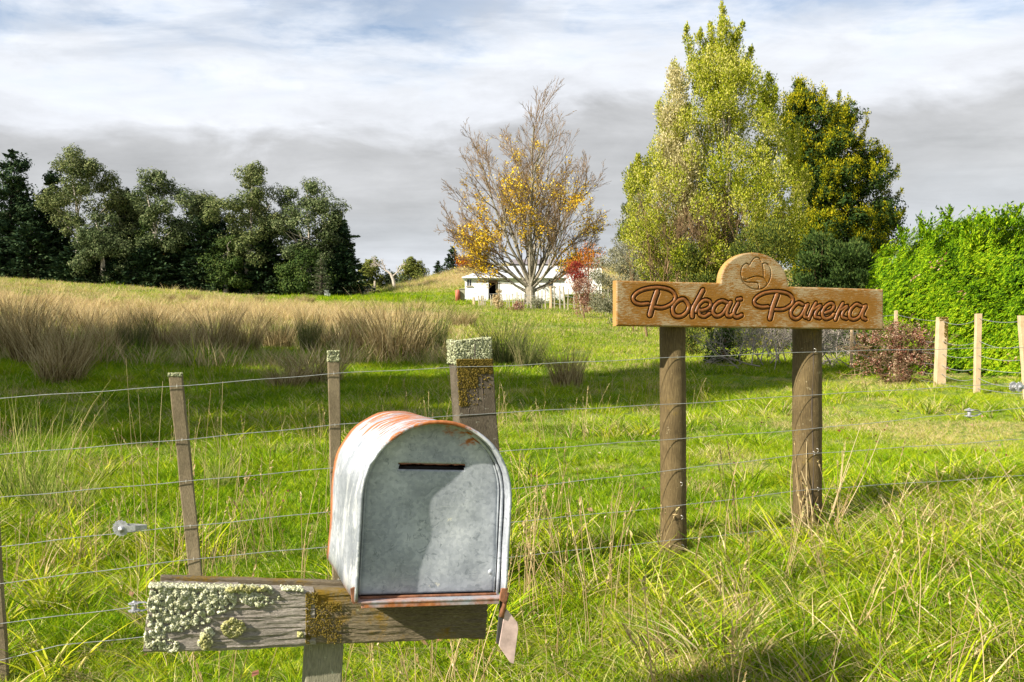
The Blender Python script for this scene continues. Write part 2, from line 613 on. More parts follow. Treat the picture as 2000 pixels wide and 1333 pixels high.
def instancer(name, X, Y, idxs, scl, tint, shade, label, dz=0.0, tilt=.12):
    n = len(X)
    Z = terrain(X, Y) + dz
    me = bpy.data.meshes.new(name)
    me.vertices.add(n)
    me.vertices.foreach_set('co', np.stack([X, Y, Z], 1).astype(np.float32).ravel())
    for nm, val, ty in (('idx', idxs, 'INT'), ('scl', scl, 'FLOAT'), ('tint', tint, 'FLOAT'), ('shade', shade, 'FLOAT')):
        a = me.attributes.new(nm, ty, 'POINT')
        a.data.foreach_set('value', np.asarray(val).astype(np.int32 if ty == 'INT' else np.float32))
    a = me.attributes.new('rot', 'FLOAT_VECTOR', 'POINT')
    rot = np.stack([rng.normal(size=n) * tilt, rng.normal(size=n) * tilt, rng.random(n) * 6.283], 1).astype(np.float32)
    a.data.foreach_set('vector', rot.ravel())
    o = ob(name, me)
    ng = bpy.data.node_groups.new(name, 'GeometryNodeTree')
    ng.interface.new_socket('Geometry', in_out='INPUT', socket_type='NodeSocketGeometry')
    ng.interface.new_socket('Geometry', in_out='OUTPUT', socket_type='NodeSocketGeometry')
    gi = ng.nodes.new('NodeGroupInput'); go = ng.nodes.new('NodeGroupOutput')
    ip = ng.nodes.new('GeometryNodeInstanceOnPoints')
    ci = ng.nodes.new('GeometryNodeCollectionInfo')
    ci.inputs[0].default_value = proto
    ci.inputs['Separate Children'].default_value = True
    ci.inputs['Reset Children'].default_value = True

    def attr(nm, dt):
        a = ng.nodes.new('GeometryNodeInputNamedAttribute'); a.data_type = dt
        a.inputs[0].default_value = nm
        return a.outputs[0]
    L = ng.links.new
    L(gi.outputs[0], ip.inputs['Points'])
    L(ci.outputs[0], ip.inputs['Instance'])
    ip.inputs['Pick Instance'].default_value = True
    L(attr('idx', 'INT'), ip.inputs['Instance Index'])
    e2r = ng.nodes.new('FunctionNodeEulerToRotation')
    L(attr('rot', 'FLOAT_VECTOR'), e2r.inputs[0])
    L(e2r.outputs[0], ip.inputs['Rotation'])
    L(attr('scl', 'FLOAT'), ip.inputs['Scale'])
    L(ip.outputs[0], go.inputs[0])
    md = o.modifiers.new('scatter', 'NODES'); md.node_group = ng
    tag(o, label, kind='stuff')
    return o


def pick(lst, n):
    return np.array(lst)[rng.integers(0, len(lst), n)]


def fence_side(x, y):
    """>0 on the paddock side of the near fence"""
    return (y - 3.6) - (x + 2.0) * .30


# near pasture
XS, YS, IX, SC, TI, SH = [], [], [], [], [], []


def push(x, y, i, s, t, sh):
    XS.append(x); YS.append(y); IX.append(i); SC.append(s); TI.append(t); SH.append(sh)


for n, y0, y1, smul in ((9000, 2.3, 5.5, .95), (15000, 5.5, 11, 1.15), (19000, 11, 24, 1.65)):
    x, y = scatter(n, y0, y1)
    lump = vnoise(x, y, 1.3, 5) * .6 + vnoise(x, y, 3.6, 6) * .4
    left = 1 - sstep(-2.5, .5, x)
    s = smul * (.38 + 1.45 * lump ** 1.7) * (.8 + .4 * rng.random(n)) * (.85 + .35 * left)
    worn = sstep(.2, 2.5, x - .12 * y - .8) * sstep(5, 9, y)      # grazed track to the right
    s *= 1 - .42 * worn
    t = dryness(x, y) + .45 * worn * sstep(.45, .8, vnoise(x, y, .8, 8)) + .25 * sstep(.7, .85, vnoise(x, y, 1.7, 18))
    sh = vnoise(x, y, .5, 7) * .35 + vnoise(x, y, 2.2, 17) * .45 + rng.random(n) * .3 - .1 + .22 * worn
    push(x, y, pick(IP, n), s, t, sh)
# longer tufts among the pasture
for n, y0, y1 in ((900, 2.6, 6), (1300, 6, 14), (2600, 12, 27)):
    x, y = scatter(n, y0, y1)
    lump = vnoise(x, y, .9, 11)
    keep = lump > .58
    x, y = x[keep], y[keep]; n = len(x)
    push(x, y, pick(IV, n), .7 + .7 * rng.random(n), dryness(x, y) + .12, rng.random(n))
# verge strip under and before the fence: long and tangled
n = 8500
x = rng.random(n) * 9.0 - 4.0; y = 2.0 + rng.random(n) * 4.0
fs = fence_side(x, y)
keep = (fs < .45 + .3 * vnoise(x, y, 2, 12)) & (rng.random(n) < .35 + .65 * sstep(-1.2, .6, x))
x, y = x[keep], y[keep]; n = len(x)
rightness = sstep(-1.6, 1.0, x)
push(x, y, pick(IV, n), (.40 + .60 * rng.random(n)) * (.62 + .55 * sstep(1.2, 2.4, x) + .12 * rightness), dryness(x, y) + .0 + .10 * rightness * vnoise(x, y, 2.2, 13), rng.random(n))
n = 2600
x = rng.random(n) * 8.0 - 3.5; y = 2.2 + rng.random(n) * 3.6
keep = (fence_side(x, y) < .4) & (vnoise(x, y, 1.6, 14) > .56 - .16 * sstep(-.5, 1.5, x))
x, y = x[keep], y[keep]; n = len(x)
push(x, y, pick(IM, n), (.6 + .6 * rng.random(n)) * (.7 + .4 * sstep(1.0, 2.4, x)), .62 + .3 * rng.random(n), rng.random(n))
# brown tangle between the rushes
n = 3400
x, y = scatter(n, 17, 34, .64)
px__ = 1000 + F * x / y
k_ = vnoise(x, y, .35, 51)
keep = (px__ < 930) & (k_ > .46 + .5 * (1 - sstep(20.5, 23.5, y)))
x, y = x[keep], y[keep]; n = len(x)
BROWN = (x, y, n)
# seed stalks
for n, y0, y1, thr in ((420, 2.6, 6.5, .5), (700, 6, 16, .56), (900, 14, 28, .5)):
    x, y = scatter(n, y0, y1)
    keep = (vnoise(x, y, .7, 15) > thr) & (x < .12 * y + 1.2 + (y < 5) * 3)
    x, y = x[keep], y[keep]; n = len(x)
    push(x, y, pick(IS, n), .6 + .8 * rng.random(n), .75 + .25 * rng.random(n), rng.random(n))
cat = lambda l: np.concatenate(l)
instancer('grass', cat(XS), cat(YS), cat(IX), cat(SC), cat(TI), cat(SH), 'lush green pasture grass with straw coloured stalks along the wire fence')

# middle and far pasture
XS, YS, IX, SC, TI, SH = [], [], [], [], [], []
for n, y0, y1, smul in ((9000, 20, 42, 1.0), (11000, 38, 75, 1.4), (12000, 70, 135, 2.1)):
    x, y = scatter(n, y0, y1, .66)
    lump = vnoise(x, y, .5, 21) * .6 + vnoise(x, y, 1.6, 22) * .4
    t = dryness(x, y)
    push(x, y, pick(IF, n), smul * (.5 + 1.1 * lump), t, vnoise(x, y, .2, 23) * .6 + rng.random(n) * .4)
    hay = (t > .5) & (y < 80) & (rng.random(n) < .42) & (vnoise(x, y, .22, 24) > .30)
    hx, hy = x[hay] + rng.normal(size=hay.sum()) * .4, y[hay] + rng.normal(size=hay.sum()) * .4
    m = hay.sum()
    push(hx, hy, pick(IH, m), (.55 + .8 * rng.random(m)) * (1 if y0 < 60 else 1.1), np.clip(t[hay] + .25, 0, 1), rng.random(m))
    hill = (y > 100) & (1000 + F * x / y > 720) & (t > .3)
    m = hill.sum()
    push(x[hill], y[hill], pick(IH, m), .8 + .8 * rng.random(m), np.clip(t[hill] + .1, 0, 1), rng.random(m))
x, y, n = BROWN
push(x, y, pick(IH, n), (.5 + .9 * rng.random(n)) * (.6 + .6 * vnoise(x, y, .5, 52)), .25 + .7 * vnoise(x, y, .9, 53), rng.random(n) * .4)
instancer('meadow_grass', cat(XS), cat(YS), cat(IX), cat(SC), cat(TI), cat(SH), 'dry straw coloured meadow grass running up to the dark tree line')

# ------------------------------------------------------------------ wood / metal materials
def wood_mat(name, dark, mid, light, scale=(1, 1, 14), lichen=None, moss=None, bstr=.6, moss_at=.55, lich_at=.6, fine=60):
    m, nt = new_mat(name)
    o = nd(nt, 'ShaderNodeTexCoord').outputs['Object']
    grain = noise(nt, o, fine, 6, .65, scale, .3)
    blot = noise(nt, o, 7, 5, .6)
    c = ramp(nt, math_(nt, 'ADD', math_(nt, 'MULTIPLY', grain, .65), math_(nt, 'MULTIPLY', blot, .35)), [(.33, dark), (.5, mid), (.66, light)])
    fine_n = noise(nt, o, 160, 4, .7)
    if moss is not None:
        f = ramp(nt, math_(nt, 'ADD', math_(nt, 'MULTIPLY', noise(nt, o, 9, 5, .65), .8), math_(nt, 'MULTIPLY', fine_n, .2)), [(moss_at, 0.0), (moss_at + .08, 1.0)])
        c = mixc(nt, f, c, moss)
    if lichen is not None:
        f = ramp(nt, noise(nt, o, 38, 6, .75), [(lich_at, 0.0), (lich_at + .05, .85)])
        c = mixc(nt, f, c, lichen)
    h = math_(nt, 'ADD', grain, math_(nt, 'MULTIPLY', fine_n, .4))
    p = principled(nt, c, .85, 0, .2, h, bstr, .004)
    finish(nt, p.outputs[0])
    return m


GR_D, GR_M, GR_L = (.09, .075, .055), (.23, .195, .145), (.40, .35, .27)
m_beam = wood_mat('weathered_beam', (.10, .09, .075), (.27, .235, .20), (.46, .41, .35), (2.0, 14, 14), (.50, .52, .36), (.20, .13, .02), .8, .62, .66)
m_beam2 = wood_mat('mossy_beam', (.07, .055, .035), (.17, .135, .085), (.28, .23, .15), (2.0, 14, 14), (.40, .40, .25), (.21, .13, .015), .8, .50, .64)
m_post = wood_mat('weathered_post', (.12, .11, .08), (.26, .24, .17), (.40, .38, .27), (12, 12, 1.2), (.48, .48, .36), None, .7)
m_batten = wood_mat('sawn_batten', (.06, .05, .03), (.20, .155, .095), (.36, .29, .18), (14, 14, 1.3), (.5, .5, .4), None, .6, .55, .7)
m_strainer = wood_mat('lichened_strainer', (.035, .028, .020), (.095, .075, .052), (.21, .175, .13), (10, 10, 1.2), (.40, .40, .32), None, 1.0, .55, .62)
m_signpost = wood_mat('round_signpost', (.045, .032, .016), (.12, .085, .038), (.21, .155, .075), (10, 10, .6), (.36, .31, .19), (.18, .125, .03), .8, .58, .62, 40)
m_newpost = wood_mat('pale_pine_post', (.32, .22, .12), (.52, .38, .23), (.66, .52, .34), (12, 12, 1), None, (.55, .36, .03), .4, .62)
m_stake = wood_mat('grey_stake', (.16, .13, .09), (.36, .31, .23), (.52, .47, .37), (10, 10, 1), (.45, .40, .22), None, .5)
m_rail = wood_mat('old_rail', (.25, .2, .15), (.45, .38, .3), (.6, .53, .44), (2, 8, 8), None, None, .4)


def flat_mat(name, col, rough=.7, metal=0.0, var=.25, scale=12, bstr=.2, spec=.3, mapping=None):
    m, nt = new_mat(name)
    o = nd(nt, 'ShaderNodeTexCoord').outputs['Object']
    n = noise(nt, o, scale, 5, .6, mapping)
    lo = tuple(c * (1 - var) for c in col); hi = tuple(min(1, c * (1 + var)) for c in col)
    c = ramp(nt, n, [(.3, lo), (.7, hi)])
    p = principled(nt, c, rough, metal, spec, n, bstr, .003)
    finish(nt, p.outputs[0])
    return m


m_wire = flat_mat('galvanised_wire', (.42, .43, .42), .45, .6, .25, 40)
m_ratchet = flat_mat('galvanised_ratchet', (.44, .44, .45), .5, .5, .35, 60)
m_staple = flat_mat('bright_staple', (.7, .66, .6), .4, .5)
m_yellow = flat_mat('mustard_lichen', (.155, .11, .016), .95, 0, .45, 60, .8)
m_bark = wood_mat('grey_bark', (.10, .085, .06), (.24, .21, .16), (.40, .37, .29), (3, 3, .6), (.35, .37, .2), None, .8, .5, .6, 6)
m_gumbark = wood_mat('pale_gum_bark', (.28, .24, .19), (.48, .42, .35), (.62, .57, .5), (2, 2, .5), None, None, .3, .5, .6, 3)
m_darkbark = wood_mat('dark_bark', (.04, .03, .025), (.09, .07, .055), (.16, .13, .10), (3, 3, .6), None, None, .6, .5, .6, 5)
m_twig = flat_mat('brown_twig', (.20, .13, .065), .9, 0, .45, 3)
m_greytwig = flat_mat('grey_twig', (.34, .29, .24), .9, 0, .4, 3)


def lichen_mat(name, cols):
    m, nt = new_mat(name)
    geo = nd(nt, 'ShaderNodeNewGeometry')
    o = nd(nt, 'ShaderNodeTexCoord').outputs['Object']
    c = ramp(nt, geo.outputs['Random Per Island'], [(i / (len(cols) - 1), cols[i]) for i in range(len(cols))])
    p = principled(nt, c, .95, 0, .1, noise(nt, o, 400, 3, .7), .8, .002)
    finish(nt, p.outputs[0])
    return m


m_lichen = lichen_mat('pale_crusty_lichen', [(.28, .28, .15), (.48, .49, .30), (.64, .64, .45), (.74, .73, .57)])
m_caplichen = lichen_mat('greenish_cap_lichen', [(.20, .21, .11), (.34, .36, .20), (.46, .48, .30), (.54, .55, .38)])
m_lichen_y = lichen_mat('yellow_green_lichen', [(.26, .25, .08), (.44, .42, .18), (.55, .52, .28)])


def granules(name, pts, nrm, size, mat, parent):
    """crusty foliose lichen: crumpled lobes, each a small three-sided cup"""
    n = len(pts)
    nn = unit(np.asarray(nrm, float) + rng.normal(size=(n, 3)) * .30)
    t = unit(np.cross(nn, rng.normal(size=(n, 3)))); b = np.cross(nn, t)
    s = np.asarray(size)[:, None] * 1.3
    ring = []
    for k in range(5):
        w = 6.283 * k / 5
        rr = .65 + .7 * rng.random((n, 1))
        ring.append(np.asarray(pts) + (t * math.cos(w) + b * math.sin(w)) * s * rr + nn * s * (.05 + .35 * rng.random((n, 1))))
    V = np.stack([np.asarray(pts) + nn * s * .1] + ring + [np.asarray(pts) - nn * s * .5], 1)
    f = [[0, k + 1, (k + 1) % 5 + 1] for k in range(5)] + [[6, (k + 1) % 5 + 1, k + 1] for k in range(5)]
    Fc = np.array(f)[None] + (np.arange(n) * 7)[:, None, None]
    me = mesh_np(name, V.reshape(-1, 3), Fc.reshape(-1, 3), 3)
    o = ob(name, me, mat, parent)
    o['kind'] = 'stuff'
    return o


# ------------------------------------------------------------------ near wire fence
def fd(px):
    return 3.6 / (1 - .142e-3 * px)


FA, FB = P(0, 0, fd(0)), P(2000, 0, fd(2000))
FU = unit(np.array([FB[0] - FA[0], FB[1] - FA[1], 0.0]))       # along the fence
FN = np.array([FU[1], -FU[0], 0.0])                             # towards the road


def fp(px, py, off=0.0):
    """point on the fence's plane (off = metres towards the road)"""
    A = FA + FN * off
    r = np.array([(px - 1000) / F, 1.0, (666.5 - py) / F])
    t = ((A[0] * FN[0] + A[1] * FN[1])) / (r[0] * FN[0] + r[1] * FN[1])
    return np.array([r[0] * t, r[1] * t, CZ + r[2] * t])


fence = empty('wire_fence', tuple(ground_pt(1000, 4.3)), 'seven wire fence with lichened timber posts running behind the metal mailbox', 'fence')
FO = np.array(fence.location)
WR = [
    [(-260, 800), (0, 778), (340, 755), (495, 743), (650, 730), (885, 718), (960, 716), (1290, 700), (1600, 687), (2000, 679), (2300, 672)],
    [(-260, 914), (0, 888), (370, 858), (660, 830), (980, 806), (1312, 790), (1578, 772), (2000, 748), (2300, 732)],
    [(-260, 1004), (0, 972), (370, 940), (645, 915), (985, 882), (1312, 858), (1578, 839), (1880, 808), (2000, 797), (2300, 772)],
    [(-260, 1100), (0, 1068), (245, 1040), (380, 1027), (640, 1000), (1000, 955), (1312, 919), (1578, 887), (2000, 858), (2300, 838)],
    [(-260, 1176), (0, 1140), (390, 1091), (640, 1068), (1000, 1020), (1312, 990), (1578, 957), (2000, 929), (2300, 905)],
    [(-260, 1252), (0, 1218), (262, 1186), (640, 1136), (1000, 1088), (1312, 1056), (1578, 1028), (2000, 993), (2300, 968)],
    [(-260, 1345), (0, 1290), (110, 1262), (290, 1243), (640, 1200), (1000, 1150), (1312, 1119), (1578, 1085), (2000, 1050), (2300, 1020)]]
for w in WR:
    a = np.array(w, float)
    xx = np.linspace(a[0, 0], a[-1, 0], 90)
    yy = np.interp(xx, a[:, 0], a[:, 1]) + np.sin(xx * .031 + a[0, 1]) * .7
    b = MB()
    b.tube([fp(X, Y, .004) - FO for X, Y in zip(xx, yy)], .00155, 6)
    b.build('wire', m_wire, fence, True)


def wire_y(k, px):
    a = np.array(WR[k], float)
    return float(np.interp(px, a[:, 0], a[:, 1]))


def post_box(name, pxt, yt, pxb, wt, thick, mat, parent, extra=.12, tilt_top=0, rough=.003):
    """a sawn post standing just behind the wires; pxt,yt = top centre; pxb = centre at ground line"""
    top = fp(pxt, yt, -thick / 2 - .003)
    gy = 1330
    dd = fd(pxb)
    g = ground_pt(pxb, dd)
    bot = np.array([fp(pxb, 1000, -thick / 2 - .003)[0], fp(pxb, 1000, -thick / 2 - .003)[1], g[2] - extra])
    V, n = [], 9
    for i in range(n):
        t = i / (n - 1)
        c = bot * (1 - t) + top * t
        for (a, e) in ((-1, 1), (1, 1), (1, -1), (-1, -1)):
            j = rng.normal(size=3) * rough * (0.3 if i == n - 1 else 1)
            q = c + FU * a * wt / 2 + FN * e * thick / 2 + j
            if i == n - 1: q[2] += tilt_top * a
            V.append(q - FO)
    Fs = []
    for i in range(n - 1):
        for k in range(4):
            k2 = (k + 1) % 4
            Fs.append((i * 4 + k, i * 4 + k2, (i + 1) * 4 + k2, (i + 1) * 4 + k))
    Fs.append((0, 3, 2, 1)); m = (n - 1) * 4; Fs.append((m, m + 1, m + 2, m + 3))
    b = MB(); b.add(V, Fs)
    o = b.build(name, mat, parent, False, .004)
    return o, top, bot


def lichen_cap(top, wt, thick, drop, n, size, mat, parent, side_n=None, cov=1.0, tilt=0):
    """crust over a post's top and upper faces"""
    pts, nr, sz = [], [], []
    for _ in range(n):
        r = rng.random()
        a = (rng.random() * 2 - 1)
        if r < .30:
            e = rng.random() * 2 - 1
            q = top + FU * a * wt / 2 + FN * e * thick / 2 + np.array([0, 0, tilt * a]); m = np.array([0, 0, 1.0])
        elif r < .82:
            z = rng.random() ** (1.0 if cov >= 1 else 1.6) * drop
            q = top + FU * a * wt / 2 + FN * (thick / 2 + .001) - np.array([0, 0, z]) + np.array([0, 0, tilt * a]); m = FN
        else:
            e = rng.random() * 2 - 1; z = rng.random() * drop
            sgn = -1 if rng.random() < .7 else 1
            q = top + FU * sgn * wt / 2 + FN * e * thick / 2 - np.array([0, 0, z]); m = FU * sgn
        pts.append(q - FO); nr.append(m); sz.append(size * (.5 + rng.random()))
    return granules('lichen', np.array(pts), np.array(nr), np.array(sz), mat, parent)


# big strainer post behind the mailbox
sp, top, bot = post_box('fence_post', 916, 664, 952, .172, .15, m_strainer, fence, tilt_top=.010, rough=.0022)
sp['label'] = 'thick leaning strainer post capped with pale lichen'
lichen_cap(top, .172, .15, .108, 2600, .0034, m_caplichen, sp, tilt=.010)
pts = []
for _ in range(4200):
    a = rng.random() * 2 - 1; z = .112 + rng.random() ** 1.7 * .26
    if a > .1 and z > .19 and rng.random() < .93: continue
    if a > -.55 and z > .27 and rng.random() < .9: continue
    c = top * (1 - z / 1.6) + bot * (z / 1.6)
    pts.append(c + FU * a * .083 + FN * (.0785 + .002 * rng.random()) - FO)
pts = np.array(pts)
granules('moss', pts, np.tile(FN, (len(pts), 1)), .0024 * (.5 + rng.random(len(pts))), m_yellow, sp)
# split down the post's face and the dark check line
for dx, za, zb in ((.004, .02, .42), (.03, .16, .5), (-.04, .2, .44)):
    b = MB()
    pl_ = []
    for k in range(9):
        z = za + (zb - za) * k / 8
        c = top * (1 - z / 1.6) + bot * (z / 1.6)
        pl_.append(c + FU * (dx + rng.normal() * .002) + FN * .0775 - FO)
    b.tube(pl_, .0024, 5)
    b.build('crack', m_darkbark, sp)
# battens
for (pxt, yt, pxb, wt, drop, cov, lab) in ((343, 729, 402, .054, .012, 1, 'leaning batten with a flat lichened top'), (651, 686, 664, .050, .045, 1, 'upright batten with crusty lichen at its head'), (-30, 790, 8, .05, .01, 1, None)):
    o, top, bot = post_box('batten', pxt, yt, pxb, wt, .038, m_batten, fence, rough=.0012)
    if lab: o['label'] = lab
    lichen_cap(top, wt, .038, drop, 200 if drop < .03 else 480, .0023, m_caplichen, o)
    # staples holding each wire
    for k in range(6):
        px = pxt + (pxb - pxt) * (wire_y(k, pxt) - yt) / 620.
        y = wire_y(k, px)
        c = fp(px, y, .006) - FO
        b = MB(); b.tube([c + np.array([0, 0, .007]), c + FN * .003 + np.array([0, 0, .003]), c + FN * .003 - np.array([0, 0, .003]), c - np.array([0, 0, .007])], .0012, 5)
        b.build('staple', m_staple, fence)


def ratchet(px, py, kind, face):
    """spring ratchet wire tightener: toothed spool between two cheek plates"""
    c = fp(px, py, .004) - FO
    root = bpy.data.objects.new('wire_strainer', None); COL.objects.link(root); root.parent = fence
    root.location = c
    up = np.array([0, 0, 1.0])
    ax, bx = (up, FN) if face == 'edge' else (unit(FN * .95 + FU * .2), up)
    # wheel axis = ax ; plane axes FU, bx
    def wheel(off, r, t, teeth=14):
        V = []
        for s in (-t / 2, t / 2):
            for k in range(teeth * 2):
                w = math.pi * k / teeth
                rr = r if k % 2 == 0 else r * .84
                V.append(FU * rr * math.cos(w) + bx * rr * math.sin(w) + ax * (off + s))
        m = teeth * 2
        Fs = [tuple(range(m))[::-1], tuple(range(m, 2 * m))] + [(k, (k + 1) % m, m + (k + 1) % m, m + k) for k in range(m)]
        b = MB(); b.add(V, Fs)
        return b
    s = kind
    R0 = .027 * s
    wheel(.017 * s, R0, .004).build('toothed_wheel', m_ratchet, root)
    wheel(-.017 * s, R0, .004).build('toothed_wheel', m_ratchet, root)
    b = MB(); b.tube([ax * -.026 * s, ax * .026 * s], .011 * s, 10); b.build('spool', m_ratchet, root, True)
    b = MB(); b.tube([ax * -.030 * s, ax * .030 * s], .0045 * s, 6); b.build('bolt', m_ratchet, root, True)
    b = MB()
    for sg in (-1, 1):
        V = []
        for (u_, h_, o_) in ((-.012, .012, .021), (-.012, -.012, .021), (.045, .010, .018), (.045, -.010, .018), (.085, .007, .004), (.085, -.007, .004)):
            for th in (0, .0022):
                V.append(FU * u_ * s + bx * h_ * s + ax * sg * (o_ + th) * s)
        b.add(V, [(0, 4, 6, 2), (1, 3, 7, 5), (4, 8, 10, 6), (5, 7, 11, 9), (0, 1, 5, 4), (4, 5, 9, 8), (2, 6, 7, 3), (6, 10, 11, 7), (0, 2, 3, 1), (8, 9, 11, 10)])
    b.build('cheek_plate', m_ratchet, root)
    b = MB(); b.tube([ax * -.024 * s + FU * .01 * s, ax * -.036 * s + FU * .016 * s, ax * -.038 * s + FU * .03 * s, ax * -.034 * s + FU * .04 * s], .0018 * s, 5)
    b.build('spring_catch', m_ratchet, root, True)
    return root


ratchet(236, 1032, 1.15, 'face')
ratchet(262, 1186, .85, 'edge')
ratchet(1893, 807, .9, 'edge')
ratchet(1985, 756, 1.05, 'face')

# ------------------------------------------------------------------ name sign
SU = FU
SO = .052      # the board's face stands this far before the wires' plane


def spt(px, py, off=SO):
    return fp(px, py, off)


S0 = spt(1204, 637)                      # lower left corner of the face


def s2(px, py):
    q = spt(px, py) - S0
    return np.array([q @ FU, q[2]])


sign = empty('name_sign', tuple(ground_pt(1440, fd(1440))), 'carved wooden sign reading Pokai Parera on two round posts', 'sign')
SGO = np.array(sign.location)


def bez(pts, n=8):
    """catmull-rom through points"""
    P_ = np.array(pts, float)
    if len(P_) == 2:
        t = np.linspace(0, 1, n)[:, None]
        return P_[0] * (1 - t) + P_[1] * t
    Q = np.vstack([2 * P_[0] - P_[1], P_, 2 * P_[-1] - P_[-2]])
    out = []
    for i in range(1, len(Q) - 2):
        t = np.linspace(0, 1, n, endpoint=False)[:, None]
        a, b, c, d = Q[i - 1], Q[i], Q[i + 1], Q[i + 2]
        out.append(.5 * ((2 * b) + (-a + c) * t + (2 * a - 5 * b + 4 * c - d) * t ** 2 + (-a + 3 * b - 3 * c + d) * t ** 3))
    out.append(P_[-1:])
    return np.concatenate(out)


zA = lambda X, Y: s2(1220 + X / 8, 545 + Y / 8)
zB = lambda X, Y: s2(1460 + X / 7.407, 545 + Y / 7.407)
zC = lambda X, Y: s2(1390 + X / 11.765, 485 + Y / 11.765)
LET = [   # (letter, zoom map, [(stroke points, width in photo px)])
    ('P', zA, [([(370, 388), (250, 398), (170, 370), (135, 310), (170, 240), (270, 178), (420, 142), (560, 138), (700, 168), (785, 235), (795, 305), (760, 370), (680, 425), (580, 455), (480, 442)], 6.0), ([(510, 205), (462, 340), (400, 560)], 9.5)]),
    ('o', zA, [([(985, 370), (930, 322), (860, 332), (790, 390), (755, 470), (770, 550), (830, 590), (910, 575), (980, 510), (1010, 430), (985, 370)], 6.8)]),
    ('k', zA, [([(1225, 182), (1140, 340), (1070, 480), (1062, 585)], 8.2), ([(1120, 510), (1170, 400), (1250, 337), (1330, 352), (1350, 410), (1290, 470), (1205, 495), (1165, 490), (1180, 560), (1250, 590), (1330, 545)], 6.0)]),
    ('a', zA, [([(1600, 370), (1530, 347), (1450, 380), (1392, 460), (1392, 540), (1450, 585), (1530, 550), (1590, 470), (1635, 390)], 6.4), ([(1660, 372), (1612, 480), (1605, 560), (1650, 585), (1690, 560)], 6.8)]),
    ('i', zA, [([(1775, 385), (1722, 490), (1712, 565), (1762, 600), (1830, 570)], 6.8), ([(1770, 325), (1820, 316)], 6.6)]),
    ('P', zB, [([(300, 405), (210, 410), (130, 385), (100, 330), (140, 265), (240, 210), (370, 187), (500, 192), (600, 222), (660, 282), (655, 350), (610, 400), (520, 445), (410, 445)], 6.0), ([(430, 240), (372, 400), (330, 570)], 9.2)]),
    ('a', zB, [([(800, 370), (740, 350), (680, 395), (635, 470), (645, 545), (710, 580), (780, 535), (830, 450), (860, 385)], 6.4), ([(875, 378), (832, 480), (832, 545), (868, 562)], 6.6)]),
    ('r', zB, [([(992, 355), (940, 450), (893, 575)], 6.8), ([(962, 438), (1062, 390), (1004, 470), (985, 545), (1048, 568)], 6.2)]),
    ('e', zB, [([(1135, 492), (1210, 462), (1258, 400), (1220, 357), (1150, 385), (1097, 460), (1092, 530), (1140, 580), (1220, 550), (1252, 512)], 6.4)]),
    ('r', zB, [([(1382, 360), (1322, 470), (1278, 585)], 6.6), ([(1350, 448), (1450, 398), (1392, 472), (1376, 550), (1435, 578)], 6.0)]),
    ('a', zB, [([(1640, 390), (1580, 370), (1512, 425), (1480, 500), (1492, 568), (1550, 588), (1620, 550), (1670, 462), (1698, 402)], 6.4), ([(1715, 398), (1672, 490), (1668, 560), (1712, 586)], 6.8)]),
]
LOGO = [[(872, 400), (840, 368), (790, 355), (720, 410), (685, 500), (680, 620), (702, 712)],
        [(872, 400), (920, 310), (980, 238), (1050, 215), (1110, 245), (1150, 320)],
        [(1172, 360), (1250, 347), (1320, 400), (1360, 500), (1365, 620), (1330, 750), (1260, 860), (1170, 930), (1080, 947), (960, 940), (850, 890), (760, 810), (702, 735)],
        [(1172, 360), (1190, 480), (1196, 670)],
        [(702, 712), (790, 720), (880, 690), (980, 655), (1080, 650), (1190, 680), (1250, 740), (1280, 810)],
        [(740, 755), (820, 785), (960, 790), (1050, 800), (1090, 850), (1080, 935)]]
MPP = 4.5 / F       # metres per photograph pixel at the board

# outline of the face
arc = []
base_l, apex, base_r = s2(1408, 553), s2(1474, 493.5), s2(1540, 560)
cx_, = [(base_l[0] + base_r[0]) / 2]
for k in range(25):
    t = math.pi * (1 - k / 24)
    zb = base_l[1] * (1 - k / 24) + base_r[1] * k / 24
    hgt = apex[1] - (base_l[1] + base_r[1]) / 2
    arc.append(np.array([cx_ + (base_r[0] - base_l[0]) / 2 * math.cos(t), zb + hgt * math.sin(t) ** .93]))
OUT = np.array([s2(1204, 637), s2(1204, 548)] + arc + [s2(1726, 565.5), s2(1726, 645)])


def seg_dist(G, poly, closed=False):
    D = np.full(len(G), 9.0)
    n = len(poly)
    for i in range(n if closed else n - 1):
        a, b = poly[i], poly[(i + 1) % n]
        ab = b - a
        t = np.clip(((G - a) @ ab) / (ab @ ab + 1e-12), 0, 1)
        D = np.minimum(D, np.linalg.norm(G - a - t[:, None] * ab, axis=1))
    return D


def inside(G, poly):
    c = np.zeros(len(G), bool)
    n = len(poly)
    for i in range(n):
        a, b = poly[i], poly[(i + 1) % n]
        k = ((a[1] > G[:, 1]) != (b[1] > G[:, 1]))
        xx = (b[0] - a[0]) * (G[:, 1] - a[1]) / (b[1] - a[1] + 1e-12) + a[0]
        c ^= k & (G[:, 0] < xx)
    return c


